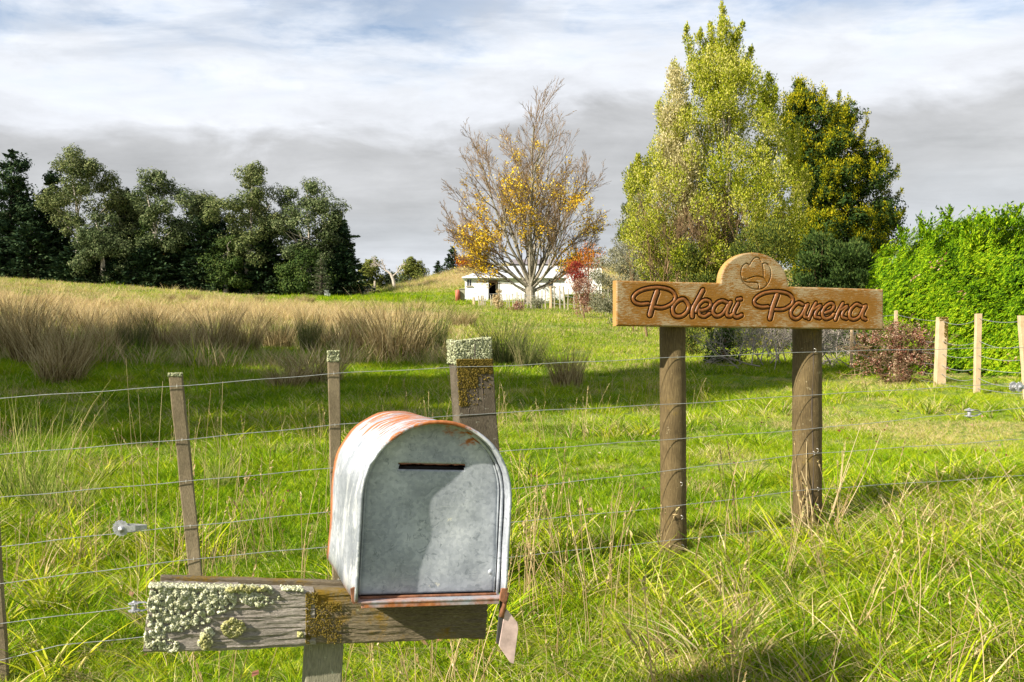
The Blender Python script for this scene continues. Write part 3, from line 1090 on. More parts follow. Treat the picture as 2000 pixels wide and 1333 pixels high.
st = .00125
gx = np.arange(OUT[:, 0].min() - .002, OUT[:, 0].max() + .002, st)
gz = np.arange(OUT[:, 1].min() - .002, OUT[:, 1].max() + .002, st)
G2 = np.stack(np.meshgrid(gx, gz), -1)
G = G2.reshape(-1, 2)
ins = inside(G, OUT)
de = seg_dist(G, OUT, True)
dl = np.full(len(G), 9.0)       # distance to the letters' edges
strokes = []
for ch, zm, sts in LET:
    cur = []
    for pts, w in sts:
        c = bez([zm(*p) for p in pts], 6)
        cur.append((c, w * MPP))
        near = (G[:, 0] > c[:, 0].min() - .06) & (G[:, 0] < c[:, 0].max() + .06)
        dd_ = seg_dist(G[near], c) - w * MPP / 2
        dl[near] = np.minimum(dl[near], dd_)
    strokes.append((ch, cur))
lg = np.full(len(G), 9.0)
for pts in LOGO:
    c = bez([zC(*p) for p in pts], 6)
    lg = np.minimum(lg, seg_dist(G, c))
H = np.zeros(len(G))
rr = .009
H -= np.where(de < rr, rr - np.sqrt(np.maximum(rr * rr - (rr - de) ** 2, 0)), 0)
H -= .0125 * (1 - sstep(.0042, .0072, dl))                 # carved ground round the letters
H -= .0080 * np.exp(-(lg / .0024) ** 2)
gn = vnoise(G[:, 0], G[:, 1] * 9, 60, 31) * .6 + vnoise(G[:, 0], G[:, 1] * 5, 160, 32) * .4
H += (gn - .5) * .0011
V = SGO * 0 + (S0 - SGO) + FU * G[:, :1] + np.array([0, 0, 1.0]) * G[:, 1:2] + FN * H[:, None]
ny_, nx_ = G2.shape[:2]
ix = np.arange(ny_ * nx_).reshape(ny_, nx_)
Q = np.stack([ix[:-1, :-1], ix[:-1, 1:], ix[1:, 1:], ix[1:, :-1]], -1).reshape(-1, 4)
Q = Q[ins[Q].all(1)]
used = np.unique(Q); remap = np.full(len(G), -1); remap[used] = np.arange(len(used))
me = mesh_np('board', V[used], remap[Q], smooth=True)
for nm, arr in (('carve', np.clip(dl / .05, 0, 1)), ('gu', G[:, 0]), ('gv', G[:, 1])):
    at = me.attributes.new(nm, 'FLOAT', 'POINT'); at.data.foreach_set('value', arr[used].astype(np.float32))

m_board, nt = new_mat('varnished_board')
gu = nd(nt, 'ShaderNodeAttribute', attribute_name='gu').outputs['Fac']
gv = nd(nt, 'ShaderNodeAttribute', attribute_name='gv').outputs['Fac']
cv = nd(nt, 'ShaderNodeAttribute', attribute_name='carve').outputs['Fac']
uv = nd(nt, 'ShaderNodeCombineXYZ', i_X=gu, i_Y=gv).outputs[0]
streak = noise(nt, uv, 34, 8, .78, (1, 7, 1), .3)
patch = noise(nt, uv, 5.5, 3, .5, (1, 1.8, 1))
fine = noise(nt, uv, 120, 5, .7, (1, 7, 1))
varn = ramp(nt, fine, [(.3, (.15, .062, .008)), (.55, (.26, .115, .012)), (.75, (.35, .175, .026))])
bare = ramp(nt, fine, [(.25, (.19, .13, .06)), (.5, (.34, .255, .14)), (.75, (.48, .39, .25))])
near = ramp(nt, cv, [(.0, -.0), (.02, .0), (.35, .16), (1.0, .20)])
wear = math_(nt, 'ADD', math_(nt, 'MULTIPLY', streak, .75), math_(nt, 'MULTIPLY', patch, .42))
wear = math_(nt, 'ADD', wear, near)
wf = ramp(nt, wear, [(.772, 0.0), (.808, 1.0)])
cb = mixc(nt, wf, varn, bare)
cb = mixc(nt, ramp(nt, cv, [(.0, .85), (.10, .85), (.15, 0.0)]), cb, (.085, .034, .010))  # groove dirt and shadow both put into this dark brown
p = principled(nt, cb, ramp(nt, wf, [(0, .42), (1, .75)]), 0, .35, fine, .35, .002)
finish(nt, p.outputs[0])
m_boardside = wood_mat('varnished_board_edge', (.24, .12, .03), (.40, .22, .07), (.52, .34, .14), (3, 3, 10), None, None, .3)
m_letter, nt = new_mat('brown_varnish')
o_ = nd(nt, 'ShaderNodeTexCoord').outputs['Object']
ln_ = noise(nt, o_, 55, 5, .6)
cl = ramp(nt, ln_, [(.3, (.14, .048, .012)), (.6, (.24, .090, .020)), (.78, (.32, .15, .045))])
p = principled(nt, cl, .38, 0, .4, ln_, .25, .002)
finish(nt, p.outputs[0])

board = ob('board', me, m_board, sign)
# body of the board behind the carved face
b = MB()
V = []
o1 = OUT
cen = OUT.mean(0)
n = len(OUT)


def inset(poly, d):
    m = len(poly); out = []
    for i in range(m):
        a, b_, c = poly[i - 1], poly[i], poly[(i + 1) % m]
        e1 = b_ - a; e2 = c - b_
        n1 = np.array([e1[1], -e1[0]]) / (np.linalg.norm(e1) + 1e-9); n2 = np.array([e2[1], -e2[0]]) / (np.linalg.norm(e2) + 1e-9)
        nn = n1 + n2; nn /= max(np.linalg.norm(nn) ** 2 / 2, .25)
        out.append(b_ + nn * d)
    return np.array(out)


for off, dd_ in ((-.0065, .0012), (-.010, -.0002), (-.043, -.0002), (-.045, .002)):
    for q in inset(OUT, dd_):
        V.append(S0 - SGO + FU * q[0] + np.array([0, 0, 1.0]) * q[1] + FN * off)
Fs = []
for L_ in range(3):
    for i in range(n):
        j = (i + 1) % n
        Fs.append((L_ * n + i, (L_ + 1) * n + i, (L_ + 1) * n + j, L_ * n + j))
Fs.append(tuple(range(3 * n, 4 * n)))
b.add(V, Fs)
b.build('board_back', m_boardside, board)
# raised letters
for ch, cur in strokes:
    b = MB()
    for si, (c, w) in enumerate(cur):
        closed = np.linalg.norm(c[0] - c[-1]) < 1e-4
        prof = [(-1.0, -.0125), (-.97, -.004), (-.85, -.0012), (-.5, .0005), (0, .0010), (.5, .0005), (.85, -.0012), (.97, -.004), (1.0, -.0125)]
        V = []; m = len(c)
        tang = unit(np.gradient(c, axis=0))
        if closed:
            tt = unit(tang[0] + tang[-1]); tang[0] = tang[-1] = tt
        ext = [] if closed else [0, m - 1]
        rows = []
        cc = list(zip(c, tang, [w / 2] * m))
        if not closed:      # rounded ends
            a0, t0 = c[0], tang[0]; a1, t1 = c[-1], tang[-1]
            head = [(a0 - t0 * w * .5 * math.sin(q), t0, w / 2 * math.cos(q)) for q in (1.45, 1.1, .7, .35)]
            tail = [(a1 + t1 * w * .5 * math.sin(q), t1, w / 2 * math.cos(q)) for q in (.35, .7, 1.1, 1.45)]
            cc = head + cc + tail
        for q, t, hw in cc:
            nn = np.array([-t[1], t[0]])
            for (s_, h_) in prof:
                u_ = q + nn * s_ * hw
                V.append(S0 - SGO + FU * u_[0] + np.array([0, 0, 1.0]) * u_[1] + FN * (h_ + .0004 * si))
        k = len(prof); Fs = []
        for i in range(len(cc) - 1):
            for j in range(k - 1):
                Fs.append((i * k + j, i * k + j + 1, (i + 1) * k + j + 1, (i + 1) * k + j))
        b.add(V, Fs)
    b.build('letter', m_letter, board, True)
# round posts
for pxt, pxb, wpx, yb in ((1313, 1316, 51.5, 1100), (1576, 1577, 57, 1060)):
    d0 = fd((pxt + pxb) / 2)
    rad = wpx / 2 * d0 / F
    top = fp(pxt, 566, -rad); g = ground_pt(pxb, fd(pxb))
    q = fp(pxb, 1000, -rad)
    bot = np.array([q[0], q[1], g[2] - .15])
    b = MB()
    pts = [bot * (1 - t) + top * t for t in np.linspace(0, 1, 24)]
    rads = [rad * (1 + .012 * math.sin(i * 1.7) + .008 * math.sin(i * .6)) for i in range(24)]
    b.tube([p_ - SGO for p_ in pts], rads, 28)
    po = b.build('post', m_signpost, sign, True)
    if pxt > 1400:      # drying split down the right post
        b = MB(); ang = []
        for k in range(14):
            z = 650 + k * 26
            c = fp(1587 + 1.5 * math.sin(k * .8), z, -.004)
            ang.append(c - SGO)
        b.tube(ang, .0035, 5)
        b.build('crack', m_darkbark, po)
for (px, py) in ((1330, 946), (1331, 1011), (1333, 1068), (1596, 880), (1589, 886), (1597, 956), (1596, 989), (1591, 685)):
    c = fp(px, py, .005) - SGO
    b = MB()
    b.tube([c + np.array([0, 0, .010]) - FU * .003, c + FU * .005 + FN * .004 + np.array([0, 0, .006]), c + FU * .006 + FN * .004 - np.array([0, 0, .003]), c - np.array([0, 0, .009])], .0016, 5)
    b.build('staple', m_staple, sign, True)

# ------------------------------------------------------------------ mailbox
MR = np.array([[0.9481, -0.3145, 0.0469], [0.3126, 0.9489, 0.0441], [-0.0584, -0.0271, 0.9979]])
MT = np.array([-.1294, 1.5, CZ - .4208])
MW, MH, ML = .2506, .1638, .3616
Mm = Matrix(((*MR[0], MT[0]), (*MR[1], MT[1]), (*MR[2], MT[2]), (0, 0, 0, 1)))


def mloc(px, py, ly):
    """pixel -> mailbox coordinates on the plane local y = ly"""
    r = np.array([(px - 1000) / F, 1.0, (666.5 - py) / F])
    o = np.array([0, 0, CZ]) - MT
    rl, ol = MR.T @ r, MR.T @ o
    t = (ly - ol[1]) / rl[1]
    return ol + rl * t


def arch(hw, h, n=28, sq=0.0):
    """half profile points from lower left over the top to lower right"""
    out = [(-hw, h * k / 6) for k in range(6)]
    for k in range(n + 1):
        t = math.pi * (1 - k / n)
        out.append((hw * math.cos(t), h + hw * math.sin(t)))
    out += [(hw, h * (5 - k) / 6) for k in range(6)]
    return out


m_zinc, nt = new_mat('weathered_zinc')
o_ = nd(nt, 'ShaderNodeTexCoord').outputs['Object']
sepo = nd(nt, 'ShaderNodeSeparateXYZ', i_Vector=o_)
vor = nd(nt, 'ShaderNodeTexVoronoi', i_Vector=o_, i_Scale=190.0).outputs['Color']
vb = nd(nt, 'ShaderNodeSeparateColor', i_Color=vor).outputs[0]
big = noise(nt, o_, 9, 5, .6)
fn = noise(nt, o_, 90, 4, .7)
base = ramp(nt, math_(nt, 'ADD', math_(nt, 'MULTIPLY', vb, .10), math_(nt, 'MULTIPLY', big, .90)), [(.34, (.23, .25, .285)), (.5, (.36, .382, .425)), (.66, (.53, .55, .585))])
# dark leaf-shaped scuffs and scratches
scf = ramp(nt, noise(nt, o_, 42, 6, .75, None, 1.8), [(.57, 0.0), (.63, .6)])
base = mixc(nt, scf, base, (.13, .15, .17))
scr = ramp(nt, noise(nt, o_, 30, 3, .6, (1, 1, 14)), [(.62, 0.0), (.70, .22)])
base = mixc(nt, scr, base, (.62, .64, .63))
chips = ramp(nt, noise(nt, o_, 26, 6, .7), [(.665, 0.0), (.685, .8)])
base = mixc(nt, chips, base, (.60, .58, .50))
side_p = math_(nt, 'MULTIPLY', ramp(nt, noise(nt, o_, 14, 6, .7, (1, 1, .6)), [(.50, 0.0), (.56, .85)]), ramp(nt, sepo.outputs[0], [(-.0, 0.0), (.001, 0.0)]))
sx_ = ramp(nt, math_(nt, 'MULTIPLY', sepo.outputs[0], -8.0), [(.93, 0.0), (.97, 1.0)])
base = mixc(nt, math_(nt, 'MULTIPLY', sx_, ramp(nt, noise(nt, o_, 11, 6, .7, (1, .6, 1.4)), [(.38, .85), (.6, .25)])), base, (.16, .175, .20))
side_p = math_(nt, 'MULTIPLY', sx_, ramp(nt, noise(nt, o_, 17, 7, .75, (1, 1, .6)), [(.50, 0.0), (.57, .8)]))
base = mixc(nt, side_p, base, (.50, .51, .51))
# rust streaks running along the crown of the box
rz = ramp(nt, sepo.outputs[2], [(.232, 0.0), (.285, 1.0)])
st1 = noise(nt, o_, 30, 6, .65, (.42, 2.6, .42), .6)
rust_f = math_(nt, 'MULTIPLY', ramp(nt, math_(nt, 'ADD', st1, math_(nt, 'MULTIPLY', rz, .20)), [(.645, 0.0), (.70, 1.0)]), ramp(nt, rz, [(.0, 0.0), (.35, 1.0)]))
yb = ramp(nt, math_(nt, 'ADD', sepo.outputs[1], math_(nt, 'MULTIPLY', math_(nt, 'SUBTRACT', big, .5), .06)), [(.325, 0.0), (.345, 1.0)])
rust_f = math_(nt, 'MAXIMUM', rust_f, yb)
low = ramp(nt, math_(nt, 'ADD', sepo.outputs[2], math_(nt, 'MULTIPLY', fn, .006)), [(.0, 1.0), (.009, 0.0)])
low = math_(nt, 'MULTIPLY', low, ramp(nt, big, [(.42, 0.0), (.55, 1.0)]))
rust_f = math_(nt, 'MAXIMUM', rust_f, low)
rcol = ramp(nt, fn, [(.3, (.22, .07, .022)), (.6, (.40, .14, .045)), (.8, (.50, .25, .11))])
cz = mixc(nt, rust_f, base, rcol)
rgh = math_(nt, 'ADD', math_(nt, 'MULTIPLY', rust_f, .3), .62)
p = principled(nt, cz, rgh, math_(nt, 'MULTIPLY', math_(nt, 'SUBTRACT', 1.0, rust_f), .12), .4, math_(nt, 'ADD', big, math_(nt, 'MULTIPLY', fn, .15)), .35, .006)
finish(nt, p.outputs[0])
m_rustzinc = flat_mat('rusty_steel', (.22, .095, .05), .85, .1, .5, 70, .4)
m_dark_in = flat_mat('dark_zinc', (.07, .065, .06), .8, .2, .4, 40)  # dark grey for the plate behind the slot and the flag arm
m_flagpaint = flat_mat('faded_pink_paint', (.55, .40, .36), .6, 0, .3, 45)

mail = empty('mailbox', (0, 0, 0), 'dome topped galvanised metal mailbox with rust streaks and a letter slot', 'mailbox')
mail.matrix_world = Mm


def shell(hw, h, y0, y1, ny=26, bulge=.0015):
    pr = arch(hw, h, 30)
    V, n = [], len(pr)
    for j in range(ny + 1):
        y = y0 + (y1 - y0) * j / ny
        for i, (x, z) in enumerate(pr):
            k = bulge * math.sin(y * 23 + i * .5) * math.sin(i * .9 + 1) + bulge * 1.3 * math.sin(y * 9 + z * 14)
            nx_, nz_ = (x / hw, max(0, z - h) / hw)
            V.append((x + nx_ * k, y, z + nz_ * k))
    Fs = [(j * n + i, j * n + i + 1, (j + 1) * n + i + 1, (j + 1) * n + i) for j in range(ny) for i in range(n - 1)]
    b = MB(); b.add(V, Fs)
    return b


o = shell(MW / 2, MH, .0, ML).build('body', m_zinc, mail, True)
md = o.modifiers.new('thick', 'SOLIDIFY'); md.thickness = .0016; md.offset = -1
# rolled lip round the mouth
b = MB()
b.tube([(x, .0005 + .0012 * math.sin(i * .7), z) for i, (x, z) in enumerate(arch(MW / 2 - .0005, MH, 36))], .0031, 8)
b.build('rim', m_zinc, mail, True)
b = MB()
b.tube([(x, .030, z) for x, z in arch(MW / 2 - .005, MH, 36)], .0028, 8)
b.build('door_stop', m_zinc, mail, True)
# floor pan and back
b = MB(); b.box((0, ML / 2, -.002), (MW - .004, ML, .003)); b.box((0, .003, -.006), (MW - .02, .003, .010))
b.build('floor_pan', m_zinc, mail, False, .0008)
pr = arch(MW / 2 - .002, MH, 30)
b = MB(); b.add([(x, ML - .004, z) for x, z in pr], [tuple(range(len(pr)))[::-1]]); b.build('back_panel', m_zinc, mail)
# door with a letter slot and shallow dents
RECESS = .031
hwD = MW / 2 - .0105
rows, cols_ = 96, 84
q1, q2 = mloc(778, 905, RECESS), mloc(907, 918, RECESS)
zs1, zs0 = q1[2] - .0035, q2[2] - .0045
xs0, xs1 = q1[0], q2[0]
ztop = MH + hwD - .001
zrow = [ztop * (1 - (1 - k / rows) ** 1.0) for k in range(rows + 1)]
zrow = sorted(set([zs0, zs1] + [z for z in zrow if abs(z - zs0) > .0012 and abs(z - zs1) > .0012]))
# pack rows near the crown so that its curve stays smooth
zrow = [z for z in zrow if z < ztop - .006] + [ztop - .006 * (1 - k / 8) ** 2 for k in range(9)]
V = []; fl = []
for z in zrow:
    hw = hwD if z <= MH else math.sqrt(max(hwD ** 2 - (z - MH) ** 2, 1e-8))
    xv = np.linspace(-hw, hw, cols_ + 1)
    for x in xv:
        dd_ = .0030 * math.exp(-(((x - .02) / .05) ** 2 + ((z - .10) / .045) ** 2)) - .0022 * math.exp(-(((x + .05) / .04) ** 2 + ((z - .05) / .05) ** 2))
        dd_ += .0018 * math.sin(x * 31 + 1) * math.sin(z * 27) * .5
        e = min(hw - abs(x), .004) / .004
        V.append((x, RECESS + dd_ + (1 - e) * .003, z + .004))
Fs = []
n = cols_ + 1
for j in range(len(zrow) - 1):
    zm = (zrow[j] + zrow[j + 1]) / 2
    for i in range(cols_):
        xm = (V[j * n + i][0] + V[j * n + i + 1][0]) / 2
        if zs0 < zm < zs1 and xs0 < xm < xs1: continue
        Fs.append((j * n + i, j * n + i + 1, (j + 1) * n + i + 1, (j + 1) * n + i))
b = MB(); b.add(V, Fs)
door = b.build('door', m_zinc, mail, True)
md = door.modifiers.new('thick', 'SOLIDIFY'); md.thickness = .0014; md.offset = 1
b = MB()
b.tube([(x, RECESS + .001, z + .003) for x, z in arch(hwD - .0005, MH, 36)], .0021, 6)
b.build('door_edge', m_zinc, door, True)
b = MB()      # ragged turned-in lips of the slot

lipv = []
for k in range(25):
    x_ = xs0 + (xs1 - xs0) * k / 24
    lipv += [(x_, RECESS - .0008, zs1 + .0048), (x_, RECESS - .0018 - .001 * rng.random(), zs1 + .0036 - .0022 * rng.random())]
b.add(lipv, [(2 * k, 2 * k + 1, 2 * k + 3, 2 * k + 2) for k in range(24)])
lipv = []
for k in range(25):
    x_ = xs0 + (xs1 - xs0) * k / 24
    lipv += [(x_, RECESS + .001, zs0 + .0040), (x_, RECESS + .007, zs0 + .0025 + .0012 * rng.random())]
b.add(lipv, [(2 * k, 2 * k + 2, 2 * k + 3, 2 * k + 1) for k in range(24)])
b.build('letter_slot', m_rustzinc, door)
b = MB(); b.tube([(-hwD, RECESS - .010, .001), (hwD, RECESS - .010, .001)], .0025, 8)
b.build('hinge', m_rustzinc, door)
b = MB(); b.box((0, .06, .12), (MW * .86, .002, .18)); b.build('slot_backing', m_dark_in, mail)
q = mloc(957, 1117, RECESS)
b = MB(); b.tube([(q[0], RECESS - .003, q[2]), (q[0], RECESS + .003, q[2])], .0042, 10); b.build('rivet', m_zinc, door, True)


def plate(pix, ly, th, name, mat, parent):
    q = [mloc(px, py, ly) for px, py in pix]
    m = len(q)
    V = [(a[0], a[1] - th / 2, a[2]) for a in q] + [(a[0], a[1] + th / 2, a[2]) for a in q]
    Fs = [tuple(range(m))[::-1], tuple(range(m, 2 * m))] + [(i, (i + 1) % m, m + (i + 1) % m, m + i) for i in range(m)]
    b = MB(); b.add(V, Fs)
    return b.build(name, mat, parent, False, .0006)


plate([(684, 1150), (694, 1146), (698, 1172), (691, 1181), (687, 1176)], .002, .004, 'corner_tab', m_rustzinc, mail)
plate([(979, 1150), (991, 1148), (990, 1172), (984, 1179), (975, 1172)], .001, .005, 'corner_tab', m_rustzinc, mail)
arm = plate([(977, 1172), (990, 1166), (986, 1205), (980, 1262), (969, 1256)], .010, .005, 'flag_arm', m_dark_in, mail)
arm['label'] = 'dark hanging arm of the signal flag'
fl_ = plate([(985, 1198), (990, 1190), (1010, 1216), (1012, 1228), (1003, 1297), (996, 1294), (974, 1262)], .0075, .003, 'flag', m_flagpaint, mail)
fl_['label'] = 'faded pink and white signal flag hanging down'
b = MB(); qa, qb = mloc(990, 1158, .004), mloc(979, 1205, .007)
b.tube([qa, qb], .0045, 8); b.build('flag_pivot', m_rustzinc, mail, True)

# ------------------------------------------------------------------ the stand carrying it: two boards spiked to a post
BY = .075        # front face of the front board (mailbox coordinates)


def bl(px, py, ly=BY): return mloc(px, py, ly)


stand = empty('mailbox_stand', (0, 0, 0), 'lichen crusted timber crossbeam on a square post carrying the mailbox', 'post')
stand.matrix_world = Mm


def slab(corn, ly0, ly1, name, mat, nseg=150, rough=.0012, seed=1):
    """board through front-face corners (pixel TL, TR, BR, BL) running from ly0 back to ly1"""
    TL, TR, BRc, BL = [bl(*c, ly0) for c in corn]
    V = []; rowsn = 40
    for i in range(nseg + 1):
        t = i / nseg
        zt = TL[2] * (1 - t) + TR[2] * t; zb = BL[2] * (1 - t) + BRc[2] * t
        for j in range(rowsn + 1):
            s = j / rowsn
            xl = BL[0] * (1 - s) + TL[0] * s; xr = BRc[0] * (1 - s) + TR[0] * s
            x = xl * (1 - t) + xr * t
            z = zb * (1 - s) + zt * s
            a1 = float(vnoise(x * 1.0, z * 16, 22, seed)); a2 = float(vnoise(x, z * 9, 60, seed + 1)); a3 = float(vnoise(x, z, 30, seed + 2))
            e_ = min(s, 1 - s) * .1
            rnd_ = max(0, .005 - e_) ** 2 * 110
            wv = .004 * (float(vnoise(x, 0.0, 14, seed + 3)) - .5) + .0022 * (float(vnoise(x, 0.0, 70, seed + 4)) - .5)
            V.append((x + (.003 * (a2 - .5) if i in (0, nseg) else 0), ly0 + .0030 * a1 + .0014 * a2 + .002 * a3 + rnd_ * .9, z + wv * (1 if s > .5 else -1) * abs(2 * s - 1)))
    m = rowsn + 1
    nF = len(V)
    V += [(v[0], ly1, v[2]) for v in V]
    Fs = []
    for i in range(nseg):
        for j in range(rowsn):
            a = i * m + j
            Fs.append((a, a + m, a + m + 1, a + 1)); Fs.append((nF + a, nF + a + 1, nF + a + m + 1, nF + a + m))
    for i in range(nseg):
        a = i * m; Fs.append((a, nF + a, nF + a + m, a + m))
        a = i * m + rowsn; Fs.append((a, a + m, nF + a + m, nF + a))
    for j in range(rowsn):
        Fs.append((j, j + 1, nF + j + 1, nF + j)); a = nseg * m + j; Fs.append((a, nF + a, nF + a + 1, a + 1))
    b = MB(); b.add(V, Fs)
    return b.build(name, mat, stand)


# front board: grey left length, mossy right length
fr = slab([(293, 1147), (614, 1154), (617, 1262), (279, 1278)], BY, BY + .030, 'front_board', m_beam)
fr['label'] = 'grey weathered length of the crossbeam crusted with pale lichen'
fr2 = slab([(592, 1153.5), (955, 1163), (949, 1250), (601, 1261.5)], BY + .0015, BY + .029, 'front_board', m_beam2, seed=9)
fr2['label'] = 'brown mossy length of the crossbeam under the mailbox'
# spacer blocks and the rear board: their tops show above the front board
zt_l = bl(293, 1147)[2]
print('beam top local z', zt_l, bl(600, 1153)[2], 'rear', [mloc(298, 1124, y)[2] for y in (.12, .16, .2)])


def blk(x0, x1, y0, y1, z1, z0, name, mat, rot=0):
    b = MB()
    V = []
    n = 12
    for i in range(n + 1):
        t = i / n; x = x0 + (x1 - x0) * t
        for (y, z) in ((y0, z0), (y1, z0), (y1, z1), (y0, z1)):
            zz_ = z + (top_line(x) if True else 0)
            V.append((x, y + rng.normal() * .0006, zz_ + rng.normal() * .0008))
    Fs = []
    for i in range(n):
        for k in range(4):
            k2 = (k + 1) % 4
            Fs.append((i * 4 + k, i * 4 + k2, (i + 1) * 4 + k2, (i + 1) * 4 + k))
    Fs.append((0, 3, 2, 1)); m = n * 4; Fs.append((m, m + 1, m + 2, m + 3))
    b.add(V, Fs)
    return b.build(name, mat, stand, False, .0015)


ptL, ptR = bl(293, 1147), bl(940, 1163)


def top_line(x):
    t = (x - ptL[0]) / (ptR[0] - ptL[0])
    return ptL[2] * (1 - t) + ptR[2] * t


xa = ptL[0] + .012; xe = ptR[0]
xg0, xg1 = bl(444, 1140)[0] + .02, bl(590, 1145)[0] + .01
blk(xa, xe, BY + .068, BY + .090, .001, -.085, 'rear_board', m_beam2)
blk(xa, xg0, BY + .0305, BY + .0675, -.004, -.06, 'spacer', m_beam)
blk(xg1, xe - .1, BY + .0305, BY + .0675, -.005, -.06, 'spacer', m_beam2)
# post
x0, x1 = bl(598, 1262, BY + .05)[0], bl(668, 1262, BY + .05)[0]
b = MB()
n = 10; V = []
for i in range(n + 1):
    z = -.09 + top_line(x0) - i * .105
    for (x, y) in ((x0, BY + .0305), (x1, BY + .0305), (x1, BY + .0875), (x0, BY + .0875)):
        V.append((x + rng.normal() * .0006, y + rng.normal() * .0006, z))
Fs = []
for i in range(n):
    for k in range(4):
        k2 = (k + 1) % 4
        Fs.append((i * 4 + k, (i + 1) * 4 + k, (i + 1) * 4 + k2, i * 4 + k2))
Fs.append((0, 1, 2, 3)); m = n * 4; Fs.append((m + 3, m + 2, m + 1, m))
b.add(V, Fs)
b.build('post', m_post, stand, False, .003)
# lichen on the front board (in mailbox coordinates)
ELL = [(330, 1185, 46, 48, 900), (385, 1172, 80, 34, 1100), (350, 1205, 62, 30, 500), (460, 1160, 62, 19, 520), (505, 1168, 42, 16, 160), (302, 1245, 21, 32, 330), (330, 1262, 24, 12, 80), (400, 1252, 13, 17, 170), (408, 1236, 9, 12, 70)]
pts, sz = [], []
for (cx, cy, rx, ry, n_) in ELL:
    for _ in range(n_ * 5):
        a = rng.random() * 6.28; r = rng.random() ** .5
        if vnoise(np.array([cx + rx * r * math.cos(a)]), np.array([cy + ry * r * math.sin(a)]), .16, 77)[0] < .30 + .32 * r ** 3: continue
        X, Y = cx + rx * r * math.cos(a), cy + ry * r * math.sin(a) * (.85 + .3 * vnoise(np.array([a]), np.array([cx]), 2, 5)[0])
        Y = max(Y, 1146.5 + (X - 293) * .02); X = max(X, 281 + (1278 - Y) * .09)
        q = bl(X, Y)
        hh_ = vnoise(np.array([X]), np.array([Y]), .14, 78)[0]
        pts.append((q[0], BY + .0028 - .0052 * hh_ * rng.random() ** .5, q[2])); sz.append(.0008 + .0015 * rng.random() ** 2)
for _ in range(2200):      # over the top edge
    X = 293 + 300 * rng.random() ** 1.7
    q = bl(X, 1147 + (X - 293) * .02)
    if vnoise(np.array([X]), np.array([0.]), .05, 79)[0] < (X - 330) / 420: continue
    pts.append((q[0], BY + .024 * rng.random() ** 1.6, q[2] + .0002)); sz.append(.0009 + .0017 * rng.random())
pts = np.array(pts)
granules('lichen', pts, np.tile((0, -1.0, .3), (len(pts), 1)), np.array(sz), m_lichen, fr)
pts, sz = [], []
for (cx, cy, rx, ry, n_, ring) in ((455, 1226, 21, 16, 260, .55), (402, 1254, 12, 14, 130, 0), (587, 1239, 4, 4, 25, 0), (480, 1150, 40, 6, 80, 0)):
    for _ in range(n_):
        a = rng.random() * 6.28; r = ring + (1 - ring) * rng.random() if rng.random() < .85 else rng.random() * .25
        q = bl(cx + rx * r * math.cos(a), cy + ry * r * math.sin(a))
        pts.append((q[0], BY - .0015 - .002 * rng.random(), q[2])); sz.append(.0015 + .002 * rng.random())
pts = np.array(pts)
granules('lichen', pts, np.tile((0, -1.0, .3), (len(pts), 1)), np.array(sz), m_lichen_y, fr)
pts, sz = [], []
for _ in range(1500):      # mustard moss where the two lengths meet
    X = 598 + 70 * rng.random() ** 1.6; Y = 1158 + 100 * rng.random()
    if vnoise(np.array([X]), np.array([Y]), .06, 3)[0] < .45: continue
    q = bl(X, Y)
    pts.append((q[0], BY + .001, q[2])); sz.append(.0005 + .0007 * rng.random())
pts = np.array(pts)
granules('moss', pts, np.tile((0, -1.0, .3), (len(pts), 1)), np.array(sz), m_yellow, fr2)

#PART2
# ------------------------------------------------------------------ foliage materials
m_gum = foliage_mat('gum_leaves', [(.030, .048, .018), (.070, .10, .034), (.14, .175, .07), (.25, .275, .13)], .22, .25, .25)
m_gum2 = foliage_mat('gum_leaves_yellow', [(.032, .052, .018), (.085, .115, .034), (.175, .205, .07), (.29, .30, .13)], .22, .25, .25)
m_pine = foliage_mat('dark_pine_needles', [(.012, .028, .014), (.025, .05, .022), (.045, .08, .03), (.07, .10, .04)], .08, .3, .3)
m_spruce = foliage_mat('pale_spruce_needles', [(.07, .09, .05), (.13, .16, .08), (.19, .22, .10)], .1, .5, .3)
m_big = foliage_mat('lemon_green_leaves', [(.06, .09, .006), (.20, .26, .010), (.38, .42, .020), (.54, .52, .06), (.66, .61, .20)], .4, .45, .35)
m_cream = foliage_mat('cream_sunlit_leaves', [(.28, .26, .09), (.48, .43, .19), (.64, .56, .30), (.74, .66, .40)], .3, .7, .25)  # sunlit left of the tall crown put into a paler leaf colour
m_gold_in = foliage_mat('deep_green_conifer', [(.015, .035, .008), (.03, .06, .012), (.06, .09, .015)], .1, .5, .3)
m_gold = foliage_mat('golden_tips', [(.05, .09, .005), (.17, .20, .007), (.38, .36, .010), (.60, .49, .022)], .25, .6, .3)
m_hedge = foliage_mat('hedge_sprays', [(.025, .07, .002), (.08, .18, .003), (.19, .34, .004), (.36, .46, .012)], .3, .8, .3)
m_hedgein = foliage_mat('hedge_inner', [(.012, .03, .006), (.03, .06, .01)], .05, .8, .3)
m_dark = foliage_mat('dark_evergreen', [(.015, .03, .008), (.035, .065, .014), (.06, .10, .02), (.10, .13, .03)], .15, .6, .35)
m_mixed = foliage_mat('mixed_shrub_leaves', [(.03, .05, .012), (.07, .10, .02), (.14, .17, .03), (.34, .33, .04)], .25, .8, .45)
m_grey = foliage_mat('grey_green_leaves', [(.10, .11, .06), (.20, .20, .12), (.30, .29, .19), (.42, .40, .28)], .2, .6, .3)
m_autumn = foliage_mat('yellow_autumn_leaves', [(.45, .24, .015), (.70, .44, .02), (.85, .62, .03), (.90, .70, .08)], .35, .5, .35)
m_orange = foliage_mat('orange_autumn_leaves', [(.30, .07, .015), (.48, .16, .02), (.58, .28, .03)], .35, .5, .35)
